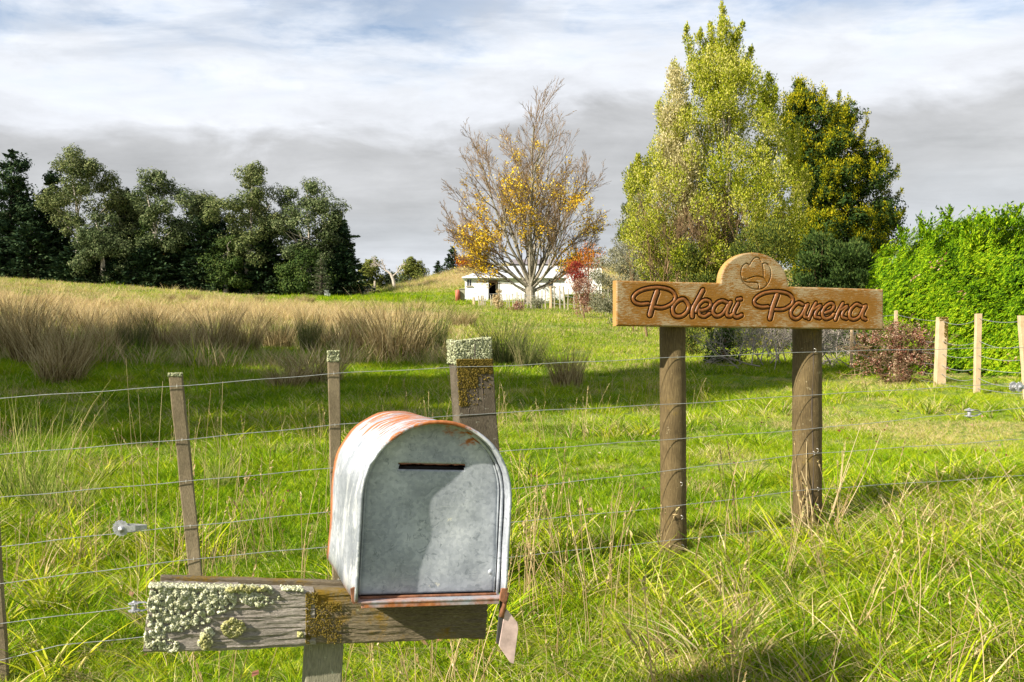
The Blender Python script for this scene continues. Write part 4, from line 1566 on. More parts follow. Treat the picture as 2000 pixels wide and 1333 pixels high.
m_red = foliage_mat('crimson_twigs', [(.16, .015, .012), (.30, .04, .03), (.36, .10, .06)], .2, .8, .3)
m_redbrown = foliage_mat('dried_russet_leaves', [(.10, .03, .02), (.22, .08, .05), (.36, .20, .13), (.50, .38, .27)], .2, 2, .3)
m_olive = foliage_mat('olive_leaves', [(.06, .08, .02), (.13, .15, .03), (.22, .22, .05)], .2, .5, .3)
m_rushb = foliage_mat('brown_rush', [(.10, .07, .025), (.26, .19, .08), (.46, .36, .17), (.62, .51, .28)], .2, 1.0, .3)
m_rushg = foliage_mat('green_rush', [(.04, .06, .015), (.09, .12, .03), (.18, .19, .06), (.36, .29, .15)], .2, 1.0, .3)
m_sedge = foliage_mat('green_sedge', [(.08, .13, .02), (.20, .27, .04), (.36, .38, .10), (.58, .46, .22)], .3, 1.0, .2)
m_straw = foliage_mat('straw_stems', [(.34, .23, .11), (.52, .40, .21), (.66, .54, .32)], .2, 1.0, .2)


def crown_clumps(rows, d, n, rc, depth=1.0, edge=.62, base=None):
    """clump centres filling a crown whose silhouette is rows of (py, pxl, pxr) seen at distance d"""
    a = np.array(rows, float)
    ys = np.linspace(a[0, 0], a[-1, 0], 200)
    xl = np.interp(ys, a[:, 0], a[:, 1]); xr = np.interp(ys, a[:, 0], a[:, 2])
    w = np.maximum(xr - xl, 1) ** 1.15
    cs, rs = [], []
    pick_ = rng.choice(200, size=n, p=w / w.sum())
    for i in pick_:
        c = (xl[i] + xr[i]) / 2; hw = (xr[i] - xl[i]) / 2
        r_px = rc * F / d
        hw_e = max(hw - r_px * .42, hw * .30)
        ang = rng.random() * 2 * math.pi
        rad = (edge + (1 - edge) * rng.random()) if rng.random() < .75 else rng.random() ** .5 * edge
        X = c + hw_e * rad * math.cos(ang)
        dy = hw_e * rad * math.sin(ang) * d / F * depth
        q = P(X, ys[i], d)
        q[1] += dy
        cs.append(q); rs.append(rc * (.65 + .7 * rng.random()) * min(1, .45 + hw / (r_px * 2.2)))
    return np.array(cs), np.array(rs)


def leaf_crown(cs, rs, n_each, size, squash=(1, 1, .8), aspect=.55, shell=.55, up=.35, jit=.45, along=None):
    Pt, D = clump_points(cs, rs, n_each, squash, shell)
    Nr = D + np.array([0, 0, up])
    al = None
    if along is not None:
        al = np.tile(np.asarray(along, float), (len(Pt), 1)) + D * .8
    return leaf_quads(Pt, Nr, size, aspect, al, jit)


def crown_obj(name, V, Fc, mat, parent, loc):
    me = mesh_np(name, V - np.asarray(loc), Fc)
    return ob(name, me, mat, parent)


def limbs(base, cs, mat, parent, r0, fork, k=14, name='trunk', lean=(0, 0), seg=7):
    """trunk to fork height and a limb to each of k clumps"""
    top = base + np.array([lean[0], lean[1], fork])
    order = rng.permutation(len(cs))[:k]
    hi = cs[np.argmax(cs[:, 2])]
    paths = []
    pts = np.array([base + (top - base) * t + np.array([math.sin(t * 5) * r0 * .4, 0, 0]) for t in np.linspace(-.04, 1, seg)])
    paths.append((pts, r0 * np.linspace(1.25, .72, seg)))
    pts = np.array([top + (hi - top) * t + np.array([math.sin(t * 6) * r0 * .8, math.cos(t * 4) * r0 * .6, 0]) for t in np.linspace(0, 1, seg)])
    paths.append((pts, r0 * np.linspace(.7, .08, seg)))
    for j in order:
        c = cs[j]
        s0 = rng.random() * min(1.0, max(0.0, (c[2] - top[2]) / max(hi[2] - top[2], .1))) * .65
        st_ = top + (hi - top) * s0 if c[2] > top[2] else base + (top - base) * (.5 + .5 * rng.random())
        t = np.linspace(0, 1, seg)[:, None]
        mid = (st_ + c) / 2 + np.array([0, 0, -.06 * np.linalg.norm(c - st_)])
        pts = (1 - t) ** 2 * st_ + 2 * t * (1 - t) * mid + t * t * c
        r = r0 * .42 * (1 - .6 * s0)
        paths.append((pts, r * np.linspace(1, .15, seg)))
    V, Fc = tubes_np(paths, 6)
    me = mesh_np(name, V - base, Fc, smooth=True)
    return ob(name, me, mat, parent)


def tree(name, label, cat, px, d, rows, mat, n, rc, n_each, size, fork=2.0, r0=.2, bark=None, group=None, depth=1.0,
         squash=(1, 1, .8), aspect=.55, up=.35, k=14, crown='crown', along=None, shell=.55, trunk='trunk', edge=.62):
    base = ground_pt(px, d)
    root = empty(name, tuple(base), label, cat, group)
    cs, rs = crown_clumps(rows, d, n, rc, depth, edge)
    V, Fc = leaf_crown(cs, rs, n_each, size, squash, aspect, shell, up, along=along)
    crown_obj(crown, V, Fc, mat, root, base)
    if bark is not None:
        limbs(base, cs, bark, root, r0, fork, k, trunk)
    return root, cs, rs, base


# ------------------------------------------------------------------ far tree line
def conifer(label, px, ytop, wpx, d, mat=m_pine, tiers=17, dens=26, name='pine_tree', droop=-.12, group='dark conifers in the far tree line', leaf=.34, low=.04, power=.85):
    base = ground_pt(px, d)
    H_ = P(px, ytop, d)[2] - base[2]
    Rm = wpx / 2 * d / F
    root = empty(name, tuple(base), label, 'tree', group)
    pts, nr, al, paths = [], [], [], []
    for i in range(tiers):
        t = i / (tiers - 1)
        z = H_ * (low + (.97 - low) * t)
        rr_ = Rm * (1 - t) ** power * (.78 + .4 * rng.random()) + .12
        nb = 9 if t < .7 else 6
        ph = rng.random() * 6.28
        for b_ in range(nb):
            a = ph + b_ * 6.283 / nb + rng.normal() * .2
            L_ = rr_ * (.7 + .5 * rng.random())
            dv = np.array([math.cos(a), math.sin(a), droop + .35 * t])
            st_ = base + np.array([0, 0, z + rng.normal() * .02 * H_])
            m = int(dens * (.35 + L_ / Rm))
            tt = rng.random(m) ** .6
            w = .22 * L_ + .18
            q = st_ + dv * (L_ * tt)[:, None] + rng.normal(size=(m, 3)) * np.array([w, w, w * .5]) * (1.15 - tt)[:, None] * .8
            pts.append(q); nr.append(np.tile([0, 0, 1.0], (m, 1)) + dv * .4); al.append(np.tile(dv, (m, 1)) + [0, 0, .15])
            paths.append((np.array([st_, st_ + dv * L_ * .9]), np.array([.035, .01])))
    V, Fc = leaf_quads(np.concatenate(pts), np.concatenate(nr), leaf, .5, np.concatenate(al), .5)
    crown_obj('crown', V, Fc, mat, root, base)
    paths.append((np.array([base - [0, 0, .2], base + [0, 0, H_ * .98]]), np.array([.16 + .012 * H_, .02])))
    V, Fc = tubes_np(paths, 5)
    ob('trunk', mesh_np('trunk', V - base, Fc), m_darkbark, root)
    return root


CON = [  # label, px, top y, width px, depth
    ('tall dark pine at the very left end of the tree line', 22, 292, 120, 106),
    ('dark pine leaning beside the leftmost tall pine', 100, 338, 90, 108),
    ('broad dark conifer under the leftmost gum tree', 60, 430, 120, 103),
    ('dark conifer filling the gap left of the second gum trunk', 190, 440, 120, 103),
    ('dark pine behind the small yellowish gum top', 250, 372, 90, 108),
    ('dark conifer right of the forked gum trunk', 345, 425, 90, 104),
    ('dense cone shaped dark conifer in the middle of the tree line', 398, 424, 95, 103),
    ('short dark conifer left of the cone shaped one', 290, 470, 90, 102),
    ('dark green conifer under the tall middle gum', 520, 432, 80, 103),
    ('dark conifer at the foot of the tall middle gum', 455, 470, 90, 104),
    ('dark conifer between the last two gum trees', 580, 480, 90, 104),
    ('wide dark pine closing the right end of the tree line', 655, 412, 108, 106),
    ('low dark pine below the rightmost pine', 668, 478, 70, 103),
    ('low dark conifer at the left picture edge', -5, 470, 110, 103),
    ('low dark conifer with bare lower branches by the second gum', 135, 490, 80, 102),
    ('low dark conifer near the orange bush', 235, 500, 80, 102)]
for lab, px, yt, w, d in CON:
    conifer(lab, px, yt, w * 1.25, d, tiers=20, dens=62, leaf=.42, power=.62)
conifer('thin pale spruce standing in front of the dark pines', 627, 494, 42, 98, m_spruce, 14, 12, 'spruce_tree', .02, None, .22, .12)

RND = [
    ('broad rounded dark pine at the left end of the tree line', 30, 107, [(292, 5, 40), (315, -20, 62), (350, -35, 76), (400, -40, 84), (470, -45, 90), (540, -45, 90)], 46),
    ('rounded dark pine between the left end and the tall gum', 100, 109, [(345, 88, 118), (375, 76, 130), (430, 70, 140), (520, 65, 145)], 30),
    ('dark pine mass behind the small yellow green gum', 262, 109, [(368, 245, 275), (390, 225, 295), (440, 215, 300), (540, 210, 305)], 34),
    ('dark pine mass behind the middle gums', 430, 110, [(400, 385, 440), (430, 350, 500), (480, 345, 520), (560, 340, 525)], 44),
    ('rounded dark pine at the right end of the tree line', 660, 107, [(425, 640, 668), (455, 630, 680), (500, 620, 694), (550, 615, 698), (580, 620, 695)], 40),
    ('dark pine mass behind the rounded right gum', 560, 110, [(430, 520, 600), (470, 505, 620), (570, 500, 630)], 36)]
for lab, px, d, rows, n in RND:
    tree('pine_tree', lab, 'tree', px, d, rows, m_pine, n, 1.25, 300, .34, 3, .25, m_darkbark, 'dark conifers in the far tree line', k=6, edge=.5)
GUM = [
    ('tall gum tree with a broad crown near the left end', 152, 104, [(297, 140, 175), (320, 112, 195), (360, 100, 215), (400, 100, 235), (440, 110, 225), (480, 130, 200)], m_gum2, 26),
    ('smaller yellow green gum top left of centre', 236, 107, [(352, 225, 248), (375, 215, 262), (410, 215, 275), (450, 220, 280), (520, 190, 270)], m_gum2, 15),
    ('gum tree with a pale forked trunk', 305, 103, [(337, 285, 325), (360, 272, 345), (400, 268, 375), (440, 275, 372), (490, 285, 350)], m_gum, 22),
    ('thin topped small gum in the middle of the tree line', 400, 107, [(383, 385, 415), (405, 372, 425), (440, 375, 430)], m_gum2, 9),
    ('tall spreading gum right of the middle of the tree line', 482, 103, [(328, 480, 505), (350, 452, 528), (385, 435, 535), (420, 418, 540), (460, 425, 540), (510, 440, 530)], m_gum2, 30),
    ('rounded gum tree at the right of the tree line', 598, 103, [(355, 588, 612), (375, 560, 640), (410, 545, 660), (450, 540, 664), (490, 545, 655), (530, 560, 630)], m_gum, 30),
    ('low leafy gum under the leftmost gum', 200, 101, [(420, 180, 230), (460, 165, 250), (510, 150, 250), (550, 160, 240)], m_gum, 16),
    ('low bushy gum between two dark conifers', 440, 102, [(470, 420, 460), (510, 405, 480), (560, 410, 480)], m_dark, 12),
    ('low dark bushy tree under the rounded gum', 600, 101, [(500, 570, 620), (540, 550, 640), (580, 560, 640)], m_dark, 14),
    ('low dark bushy tree behind the forked trunk', 320, 105, [(440, 280, 350), (500, 270, 370), (575, 275, 370)], m_dark, 18)]
for lab, px, d, rows, mt, n in GUM:
    tree('gum_tree', lab, 'tree', px, d, [(a, px + (l - px) * 1.28, px + (q - px) * 1.28) for a, l, q in rows], mt, int(n * 2.1), 1.15, 480, .23, 4.5, .26, m_gumbark, 'gum trees in the far tree line', k=9, edge=.5)
for k in range(11):
    px = -30 + k * 68
    tree('understory_bush', 'dark bush number-like filler', 'bush', px, 107, [(495 + 14 * math.sin(k * 2.1), px - 20, px + 20), (535, px - 48, px + 48), (590, px - 55, px + 55)], m_dark, 16, 1.5, 260, .40)[0]['label'] = (
        'dark undergrowth bush behind the far tree line, ' + ('at the left edge of the photo', 'left of the leftmost gum trunk', 'just right of the leftmost gum trunk', 'behind the yellow leaved bush', 'below the small yellow green gum top', 'left of the forked trunk', 'right of the forked trunk', 'behind the cone shaped conifer', 'left of the tall middle gum', 'below the rounded right gum', 'under the rightmost pine')[k])
for o in list(COL.objects):
    if o.name.startswith('understory_bush'): o['group'] = 'dark undergrowth bushes behind the tree line'
for lab, px, y, mt in (('orange autumn bush glowing between the dark trunks', 322, 500, m_orange), ('yellow leaved bush low between the dark conifers', 214, 520, m_autumn), ('rust coloured bush beside the cone shaped conifer', 470, 520, m_orange)):
    tree('autumn_bush', lab, 'bush', px, 103.5, [(y - 22, px - 8, px + 8), (y, px - 16, px + 16), (y + 40, px - 15, px + 15)], mt, 9, 1.0, 34, .24, 1, .06, m_twig)

# trees peeping over the ridge
tree('ridge_tree', 'olive yellow tree just right of the dark tree line', 'tree', 722, 132, [(513, 712, 735), (525, 700, 752), (545, 694, 762), (572, 694, 770)], m_olive, 26, 1.1, 260, .34, 2, .2, m_bark, k=5)
tree('ridge_tree', 'rounded olive tree standing alone on the ridge', 'tree', 806, 146, [(508, 798, 815), (520, 785, 828), (540, 778, 834), (556, 776, 838)], m_olive, 26, 1.1, 240, .34, 2, .2, m_bark, k=5)
tree('ridge_tree', 'low dark tree behind the leaning bare tree', 'tree', 770, 134, [(535, 755, 785), (550, 745, 800), (568, 745, 800)], m_gum, 12, 1.0, 220, .34, 1, .15, m_bark, k=4)
conifer('small pine on the ridge left of the autumn tree', 855, 510, 26, 140, m_pine, 9, 12, 'pine_tree', .1, None, .34)
conifer('larger ragged pine on the ridge beside the autumn tree', 884, 484, 52, 134, m_pine, 12, 18, 'pine_tree', .15, None, .36)
tree('ridge_bush', 'russet leaved bush on the ridge by the ragged pine', 'bush', 912, 128, [(497, 900, 922), (510, 893, 935), (524, 893, 935)], m_orange, 9, .7, 150, .26, .5, .08, m_twig, k=5)
base = ground_pt(800, 132)
hv = []
for k in range(60):
    px = 745 + k * 2.9
    hv.append(ground_pt(px, 131 + rng.normal() * 1.2) + [0, 0, .25])
V, Fc = leaf_crown(np.array(hv), np.full(60, .75), 60, .30, (1.3, 1, .7))
o = ob('heather_strip', mesh_np('heather_strip', V - base, Fc), foliage_mat('brown_heath', [(.05, .045, .03), (.12, .09, .06), (.20, .16, .10)]), None, tuple(base))
tag(o, 'low brown heath growing along the ridge line', kind='stuff')

# leaning bare tree
base = ground_pt(772, 117)


def grow(p, dv, L_, r, lev, out, tips, up=.25, wob=.16, kids=(7, 6, 5), seg=6, ratio=.52, rmin=.008, spread=.62):
    pts = [p]
    v = unit(np.array(dv, float))
    dirs = []
    for i in range(seg - 1):
        v = unit(v + rng.normal(size=3) * wob + np.array([0, 0, up * .25]))
        pts.append(pts[-1] + v * L_ / (seg - 1)); dirs.append(v)
    pts = np.array(pts)
    rad = np.maximum(r * np.linspace(1, .28, seg), rmin)
    out.append((pts, rad))
    if lev >= len(kids):
        tips.append(pts[-1]); tips.append(pts[seg // 2])
        return
    nk = kids[lev]
    for k in range(nk):
        t = .22 + .78 * (k + rng.random()) / nk
        f = t * (seg - 1); i = min(int(f), seg - 2); q = pts[i] + (pts[i + 1] - pts[i]) * (f - i)
        side = unit(np.cross(dirs[i], rng.normal(size=3)))
        nv = unit(dirs[i] + side * spread * (.7 + .6 * rng.random()))
        grow(q, nv, L_ * ratio * (1.15 - .55 * t) * (.8 + .4 * rng.random()), max(rad[i] * .55, rmin), lev + 1, out, tips, up, wob, kids, seg, ratio, rmin, spread)


root = empty('bare_tree', tuple(base), 'pale bare tree leaning left on the ridge', 'tree')
out, tips = [], []
out.append((np.array([base, P(768, 547, 117), P(764, 537, 117)]), np.array([.26, .20, .17])))
grow(P(764, 537, 117), (-.55, .1, .62), 2.6, .15, 0, out, tips, -.05, .12, (6, 5, 4), rmin=.018)
grow(P(766, 541, 117), (.6, .1, .5), 2.0, .10, 0, out, tips, .1, .15, (5, 4), rmin=.018)
V, Fc = tubes_np(out, 4)
ob('trunk', mesh_np('trunk', V - base, Fc), m_gumbark, root)

# far rail fence
PT = [(687, 566.5, 580, 103), (705, 562, 574, 108), (717, 559, 571, 112), (732, 549, 563, 118)]
root = empty('rail_fence', tuple(ground_pt(710, 108)), 'far post and rail fence climbing the ridge beside the dark trees', 'fence')
bo = np.array(root.location)
tops, bots = [], []
for (px, y0, y1, d) in PT:
    g = ground_pt(px, d); t = P(px, y0, d)
    b = MB(); b.tube([g - [0, 0, .2] - bo, np.array([g[0], g[1], max(t[2], g[2] + .8)]) - bo], .13, 6)
    b.build('fence_post', m_rail, root)
    tops.append(np.array([g[0], g[1], g[2] + .95 if px < 730 else g[2] + 1.05])); bots.append(g)
for i in range(3):
    for f in (.25, .5, .75, .97):
        a = bots[i] + (tops[i] - bots[i]) * f - bo; c = bots[i + 1] + (tops[i + 1] - bots[i + 1]) * f - bo
        b = MB(); b.box((a + c) / 2, (np.linalg.norm(c - a), .05, .12), Vector(c - a).to_track_quat('X', 'Z').to_matrix())
        b.build('rail', m_rail, root)
g = ground_pt(638, 98)
b = MB(); b.box((0, 0, .35), (.42, .3, .75)); b.box((0, 0, .75), (.48, .36, .06)); b.box((.32, 0, .2), (.16, .2, .5))
tag(b.build('water_trough', flat_mat('white_concrete', (.6, .6, .57)), None, False, .02, tuple(g)), 'small whitish block standing at the foot of the far dark pines', 'trough')

# ------------------------------------------------------------------ white shed
SD = 80.0
gS = ground_pt(1000, SD)
shed = empty('shed', tuple(gS), 'long white shed with a dark open doorway behind the autumn tree', 'shed')
sb = np.array(shed.location)
m_white = flat_mat('white_paint', (.80, .80, .77), .6, 0, .05, 3)
m_roof = flat_mat('pale_iron_roof', (.55, .56, .58), .5, .2, .12, 2)
m_roof2 = flat_mat('dull_red_grey_roof', (.22, .19, .19), .7, 0, .2, 2)
m_glass = flat_mat('dim_glass', (.05, .06, .07), .15, 0, .3, 3, 0, .6)
m_hole = flat_mat('dark_interior', (.012, .011, .010), .9)


def wallpx(px0, py0, px1, py1, d=SD, th=.1):
    a = P(px0, py1, d) - sb; c = P(px1, py0, d) - sb
    return a, c


def panel(name, px0, py0, px1, py1, mat, dy=0.0, th=.1, parent=shed, d=SD):
    a, c = wallpx(px0, py0, px1, py1, d)
    b = MB(); b.box(((a[0] + c[0]) / 2, a[1] + dy + th / 2, (a[2] + c[2]) / 2), (c[0] - a[0], th, c[2] - a[2]))
    return b.build(name, mat, parent)


panel('wall', 908, 542, 912, 592, m_white)
panel('wall', 912, 559, 921, 592, m_white); panel('wall', 912, 542, 921, 546, m_white)
panel('wall', 921, 542, 953, 592, m_white)
panel('wall', 953, 542, 974.5, 547.5, m_white)
panel('wall', 974.5, 541, 1071, 590, m_white)
panel('wall', 1071, 559, 1081, 590, m_white); panel('wall', 1071, 541, 1081, 546, m_white)
panel('wall', 1081, 541, 1103, 590, m_white)
panel('door_frame', 952.5, 546, 954.5, 590, m_roof, -.04, .05); panel('door_frame', 973, 546, 975, 590, m_roof, -.04, .05)
panel('interior', 950, 543, 978, 590, m_hole, 2.4)
fl0 = panel('floor_board', 953, 588, 975, 590.5, m_rail, -.1, 2.0)
dr = panel('door', 968, 548, 973.5, 587, m_rail, .5, .04); dr['label'] = 'weathered door standing ajar inside the dark doorway'
for (x0, x1) in ((912, 921), (1071, 1081)):
    w_ = panel('window', x0, 546, x1, 558.6, m_glass, .05, .02)
    for args in ((x0 - .6, 545.4, x0 + .4, 559), (x1 - .4, 545.4, x1 + .6, 559), (x0, 545.4, x1, 546.2), ((x0 + x1) / 2 - .4, 546, (x0 + x1) / 2 + .4, 558.6) if x0 < 1000 else (x0, 552, x1, 552.8)):
        f_ = panel('frame', *args, m_white, -.02, .06, w_)
    panel('sill', x0 - 2, 558.8, x1 + 2, 560.4, m_rail, -.1, .12, w_)
# side and back walls
aL = P(908, 542, SD) - sb; aR = P(1103, 541, SD) - sb; zb = P(908, 592, SD)[2] - sb[2]
for X in (aL[0] + .05, aR[0] - .05):
    b = MB(); b.box((X, 3.1, (aL[2] + zb) / 2), (.1, 5.9, aL[2] - zb)); b.build('wall', m_white, shed)
b = MB(); b.box(((aL[0] + aR[0]) / 2, 6.1, (aL[2] + zb) / 2), (aR[0] - aL[0], .1, aL[2] - zb)); b.build('wall', m_white, shed)
# roof: low gable with the ridge running along the shed
zr = P(1000, 520, SD + 3)[2] - sb[2]
b = MB()
y0_, y1_, y2_ = -.25, 3.0, 6.3
xl_, xr_ = aL[0] - .25, aR[0] + .2
zl = aL[2]
b.add([(xl_, y0_, zl), (xr_, y0_, zl), (xr_, y1_, zr), (xl_ + 2.6, y1_, zr), (xl_, y2_, zl), (xr_, y2_, zl),
       (xl_, y0_, zl - .1), (xr_, y0_, zl - .1), (xl_, y2_, zl - .1), (xr_, y2_, zl - .1)],
      [(0, 1, 2, 3), (3, 2, 5, 4), (0, 3, 4), (1, 5, 2), (6, 7, 1, 0), (4, 5, 9, 8), (0, 4, 8, 6), (7, 9, 5, 1), (8, 9, 7, 6)])
b.build('roof', m_roof, shed)
b = MB(); b.box(((xl_ + xr_) / 2, y0_ - .04, zl - .03), (xr_ - xl_, .08, .12)); b.build('gutter', m_white, shed)
for px in (911, 925, 945, 968, 990, 1012, 1034, 1056, 1078, 1098):
    q = P(px, 592, SD) - sb; g = ground_pt(px, SD) - sb
    b = MB(); b.box((q[0], .3, (q[2] + g[2]) / 2 - .1), (.2, .2, max(.3, q[2] - g[2] + .3))); b.build('pile', m_rail, shed)
b = MB(); b.box(((aL[0] + aR[0]) / 2, 3.3, zb - .25), (aR[0] - aL[0] - .4, 5.2, .5)); b.build('underfloor', m_hole, shed)
# house roof showing behind the shed's right end
gH = ground_pt(1085, 92)
hs = empty('farm_house', tuple(gH), 'grey roofed house mostly hidden behind the white shed and red bush', 'house')
b = MB()
hw_, hd_ = 4.6, 3.5
zt_ = P(1085, 507, 92)[2] - gH[2]; ze_ = P(1085, 522, 92)[2] - gH[2]
b.add([(-hw_, -hd_, ze_), (hw_, -hd_, ze_), (hw_, 0, zt_), (-hw_, 0, zt_), (hw_, hd_, ze_), (-hw_, hd_, ze_)], [(0, 1, 2, 3), (3, 2, 4, 5), (0, 3, 5), (1, 4, 2)])
b.build('roof', m_roof2, hs)
b = MB(); b.box((0, 0, ze_ / 2 - .2), (hw_ * 2 - .6, hd_ * 2 - .6, ze_ + .3)); b.build('wall', m_white, hs)
b = MB(); b.box((2.2, .2, zt_ + .2), (.6, .6, 1.0)); b.build('chimney', m_roof2, hs)
# things beside the shed
g = ground_pt(894, 78)
b = MB(); b.tube([(0, 0, 0), (0, 0, .9), (0, 0, .97)], [.2, .2, .1], 14)
tag(b.build('red_drum', flat_mat('faded_red_paint', (.45, .13, .08), .6, 0, .35, 4), None, True, 0, tuple(g)), 'faded red drum standing left of the white shed', 'drum')
g = ground_pt(903, 78.4)
b = MB(); b.box((0, 0, .5), (.42, .5, 1.0)); b.box((0, 0, 1.03), (.5, .6, .06))
tag(b.build('tank_stand', flat_mat('grey_green_boards', (.30, .29, .20)), None, False, .01, tuple(g)), 'grey boarded box between the red drum and the shed', 'box')

# stake fence in front of the shed
sf = empty('stake_fence', tuple(ground_pt(1030, 66)), 'rustic fence of leaning grey stakes in front of the white shed', 'fence')
so_ = np.array(sf.location)
STK = [(325, 330, 505, 650, 22), (372, 385, 490, 650, 12), (400, 398, 488, 650, 14), (415, 425, 488, 650, 14), (445, 432, 500, 655, 8), (490, 500, 482, 655, 11), (512, 520, 490, 640, 9),
       (545, 540, 500, 640, 8), (600, 605, 490, 640, 7), (648, 652, 480, 640, 8), (672, 678, 485, 640, 8), (705, 710, 470, 640, 9), (728, 724, 500, 640, 7), (748, 752, 455, 640, 11), (765, 770, 480, 640, 8), (787, 793, 460, 640, 9),
       (820, 815, 470, 640, 8), (850, 856, 480, 640, 8), (884, 888, 440, 640, 18), (926, 930, 468, 640, 8), (952, 960, 440, 640, 11), (992, 994, 437, 640, 10), (1025, 1030, 432, 640, 10), (1076, 1080, 400, 640, 24),
       (1110, 1114, 402, 640, 11), (1165, 1170, 397, 640, 12), (1200, 1218, 400, 640, 14), (1250, 1246, 420, 640, 9), (1305, 1310, 412, 645, 10), (1350, 1378, 400, 650, 16), (1408, 1432, 404, 655, 15), (1482, 1490, 402, 650, 10),
       (1555, 1565, 400, 665, 12), (1600, 1598, 430, 660, 9), (1640, 1645, 420, 655, 12), (1665, 1668, 435, 660, 9)]
for (xt, xb, yt, yb, w) in STK:
    pxb_, yb_ = 860 + xb / 5, 480 + yb / 5
    d = 66.0 - (xb - 1000) * .006
    g = ground_pt(pxb_, d); t = P(860 + xt / 5, 480 + yt / 5, d)
    rr_ = w / 5 * d / F / 2 * 1.15
    b = MB()
    b.tube([g - [0, 0, .2] - so_, (g + t) / 2 - so_ + rng.normal(size=3) * .015, t - so_], [rr_ * 1.1, rr_, rr_ * .8], 6)
    b.build('stake', m_newpost if w > 20 else m_stake, sf)
for f in (.35, .75):
    b = MB(); pts = []
    for k in range(30):
        px = 925 + k * 9.5
        g = ground_pt(px, 66 - ((px - 860) * 5 - 1000) * .006); pts.append(g + [0, -.08, f * 1.3 + .03 * math.sin(k * 1.7)] - so_)
    b.tube(pts, .012, 4); b.build('wire', m_wire, sf)
for (lab, px, y0, y1, w, mt, d, ne) in (('dead brown shrub by the shed doorway', 973, 565, 611, 12, m_straw, 65, 150), ('low russet twiggy plant before the stakes', 1010, 592, 613, 22, m_redbrown, 62, 150), ('clipped dark green shrub behind the stakes', 1085, 580, 604, 26, m_mixed, 69, 170),
                                    ('straw coloured dead bush among the stakes', 1050, 575, 610, 18, m_grey, 64, 140)):
    tree('shrub', lab, 'bush', px, d, [(y0, px - w * .4, px + w * .4), ((y0 + y1) / 2, px - w, px + w), (y1, px - w, px + w)], mt, 9, .35, ne, .13, .2, .03, m_twig, aspect=.3, k=6)

# ------------------------------------------------------------------ autumn tree
AD = 72.0
base = ground_pt(1036, AD)
aut = empty('autumn_tree', tuple(base), 'tall half bare tree with yellow autumn leaves in front of the white shed', 'tree')
out, tips = [], []
fork = base + np.array([0, 0, 1.5])
out.append((np.array([base - [0, 0, .3], base + [.02, 0, .5], fork]), np.array([.62, .46, .42])))
LIMB = [(-.10, .1, 10.2, .16, 1.6), (.16, -.1, 11.6, .18, 1.7), (.30, .2, 10.8, .14, 1.8), (-.32, -.15, 9.8, .14, 1.5), (.46, .1, 9.0, .14, 1.5), (-.66, .15, 8.2, .13, 1.3), (.80, -.15, 8.0, .13, 1.4),
        (-1.05, -.1, 7.2, .12, 1.3), (1.2, .1, 7.2, .12, 1.3), (-1.6, .1, 6.4, .10, 1.1), (1.9, 0, 6.2, .10, 1.2), (-2.2, -.3, 5.0, .08, 1.0), (2.2, -.2, 5.2, .08, 1.1), (.3, -.7, 8.0, .12, 1.5), (-.4, .7, 8.0, .12, 1.5),
        (.7, .8, 7.6, .11, 1.5), (-.9, -.8, 7.2, .11, 1.4), (1.3, -.9, 6.6, .10, 1.4), (-1.4, .9, 6.4, .10, 1.4), (-.5, .05, 9.4, .12, 2.0), (.05, -.3, 10.4, .12, 2.0)]
for (lx, ly, L_, r, h) in LIMB:
    grow(base + np.array([lx * .10, ly * .1, h]), (lx * 1.02, ly * 1.0, 1.0), L_ * 1.05, r, 0, out, tips, .22, .10, (11, 8, 6), 7, .44, .011, .62)
thick = [p_ for p_ in out if p_[1][0] > .045]; thin = [p_ for p_ in out if p_[1][0] <= .045]
V, Fc = tubes_np(thick, 5)
ob('trunk', mesh_np('trunk', V - base, Fc), m_bark, aut)
V, Fc = tubes_np(thin, 3)
ob('twigs', mesh_np('twigs', V - base, Fc), m_twig, aut)
tp = np.array(tips)
pxs = 1000 + F * tp[:, 0] / tp[:, 1]; pys = 666.5 - F * (tp[:, 2] - CZ) / tp[:, 1]
wgt = np.exp(-((pxs - 975) / 65) ** 2 - ((pys - 450) / 65) ** 2) * 1.2 + np.exp(-((pxs - 1030) / 40) ** 2 - ((pys - 330) / 70) ** 2) * .55 \
    + np.exp(-((pxs - 1120) / 60) ** 2 - ((pys - 420) / 55) ** 2) * .6 + np.exp(-((pxs - 1040) / 90) ** 2 - ((pys - 500) / 40) ** 2) * .8
wgt *= (vnoise(pxs, pys, .035, 41) > .40) * (vnoise(pxs, pys, .1, 42) + .25)
keep = rng.random(len(tp)) < wgt * .60
tp = tp[keep]
Pt = (tp[:, None, :] + rng.normal(size=(len(tp), 4, 3)) * .17).reshape(-1, 3)
V, Fc = leaf_quads(Pt, rng.normal(size=(len(Pt), 3)), .15, .75)
crown_obj('foliage', V, Fc, m_autumn, aut, base)
print('autumn twigs', len(out), 'leaves', len(Pt))

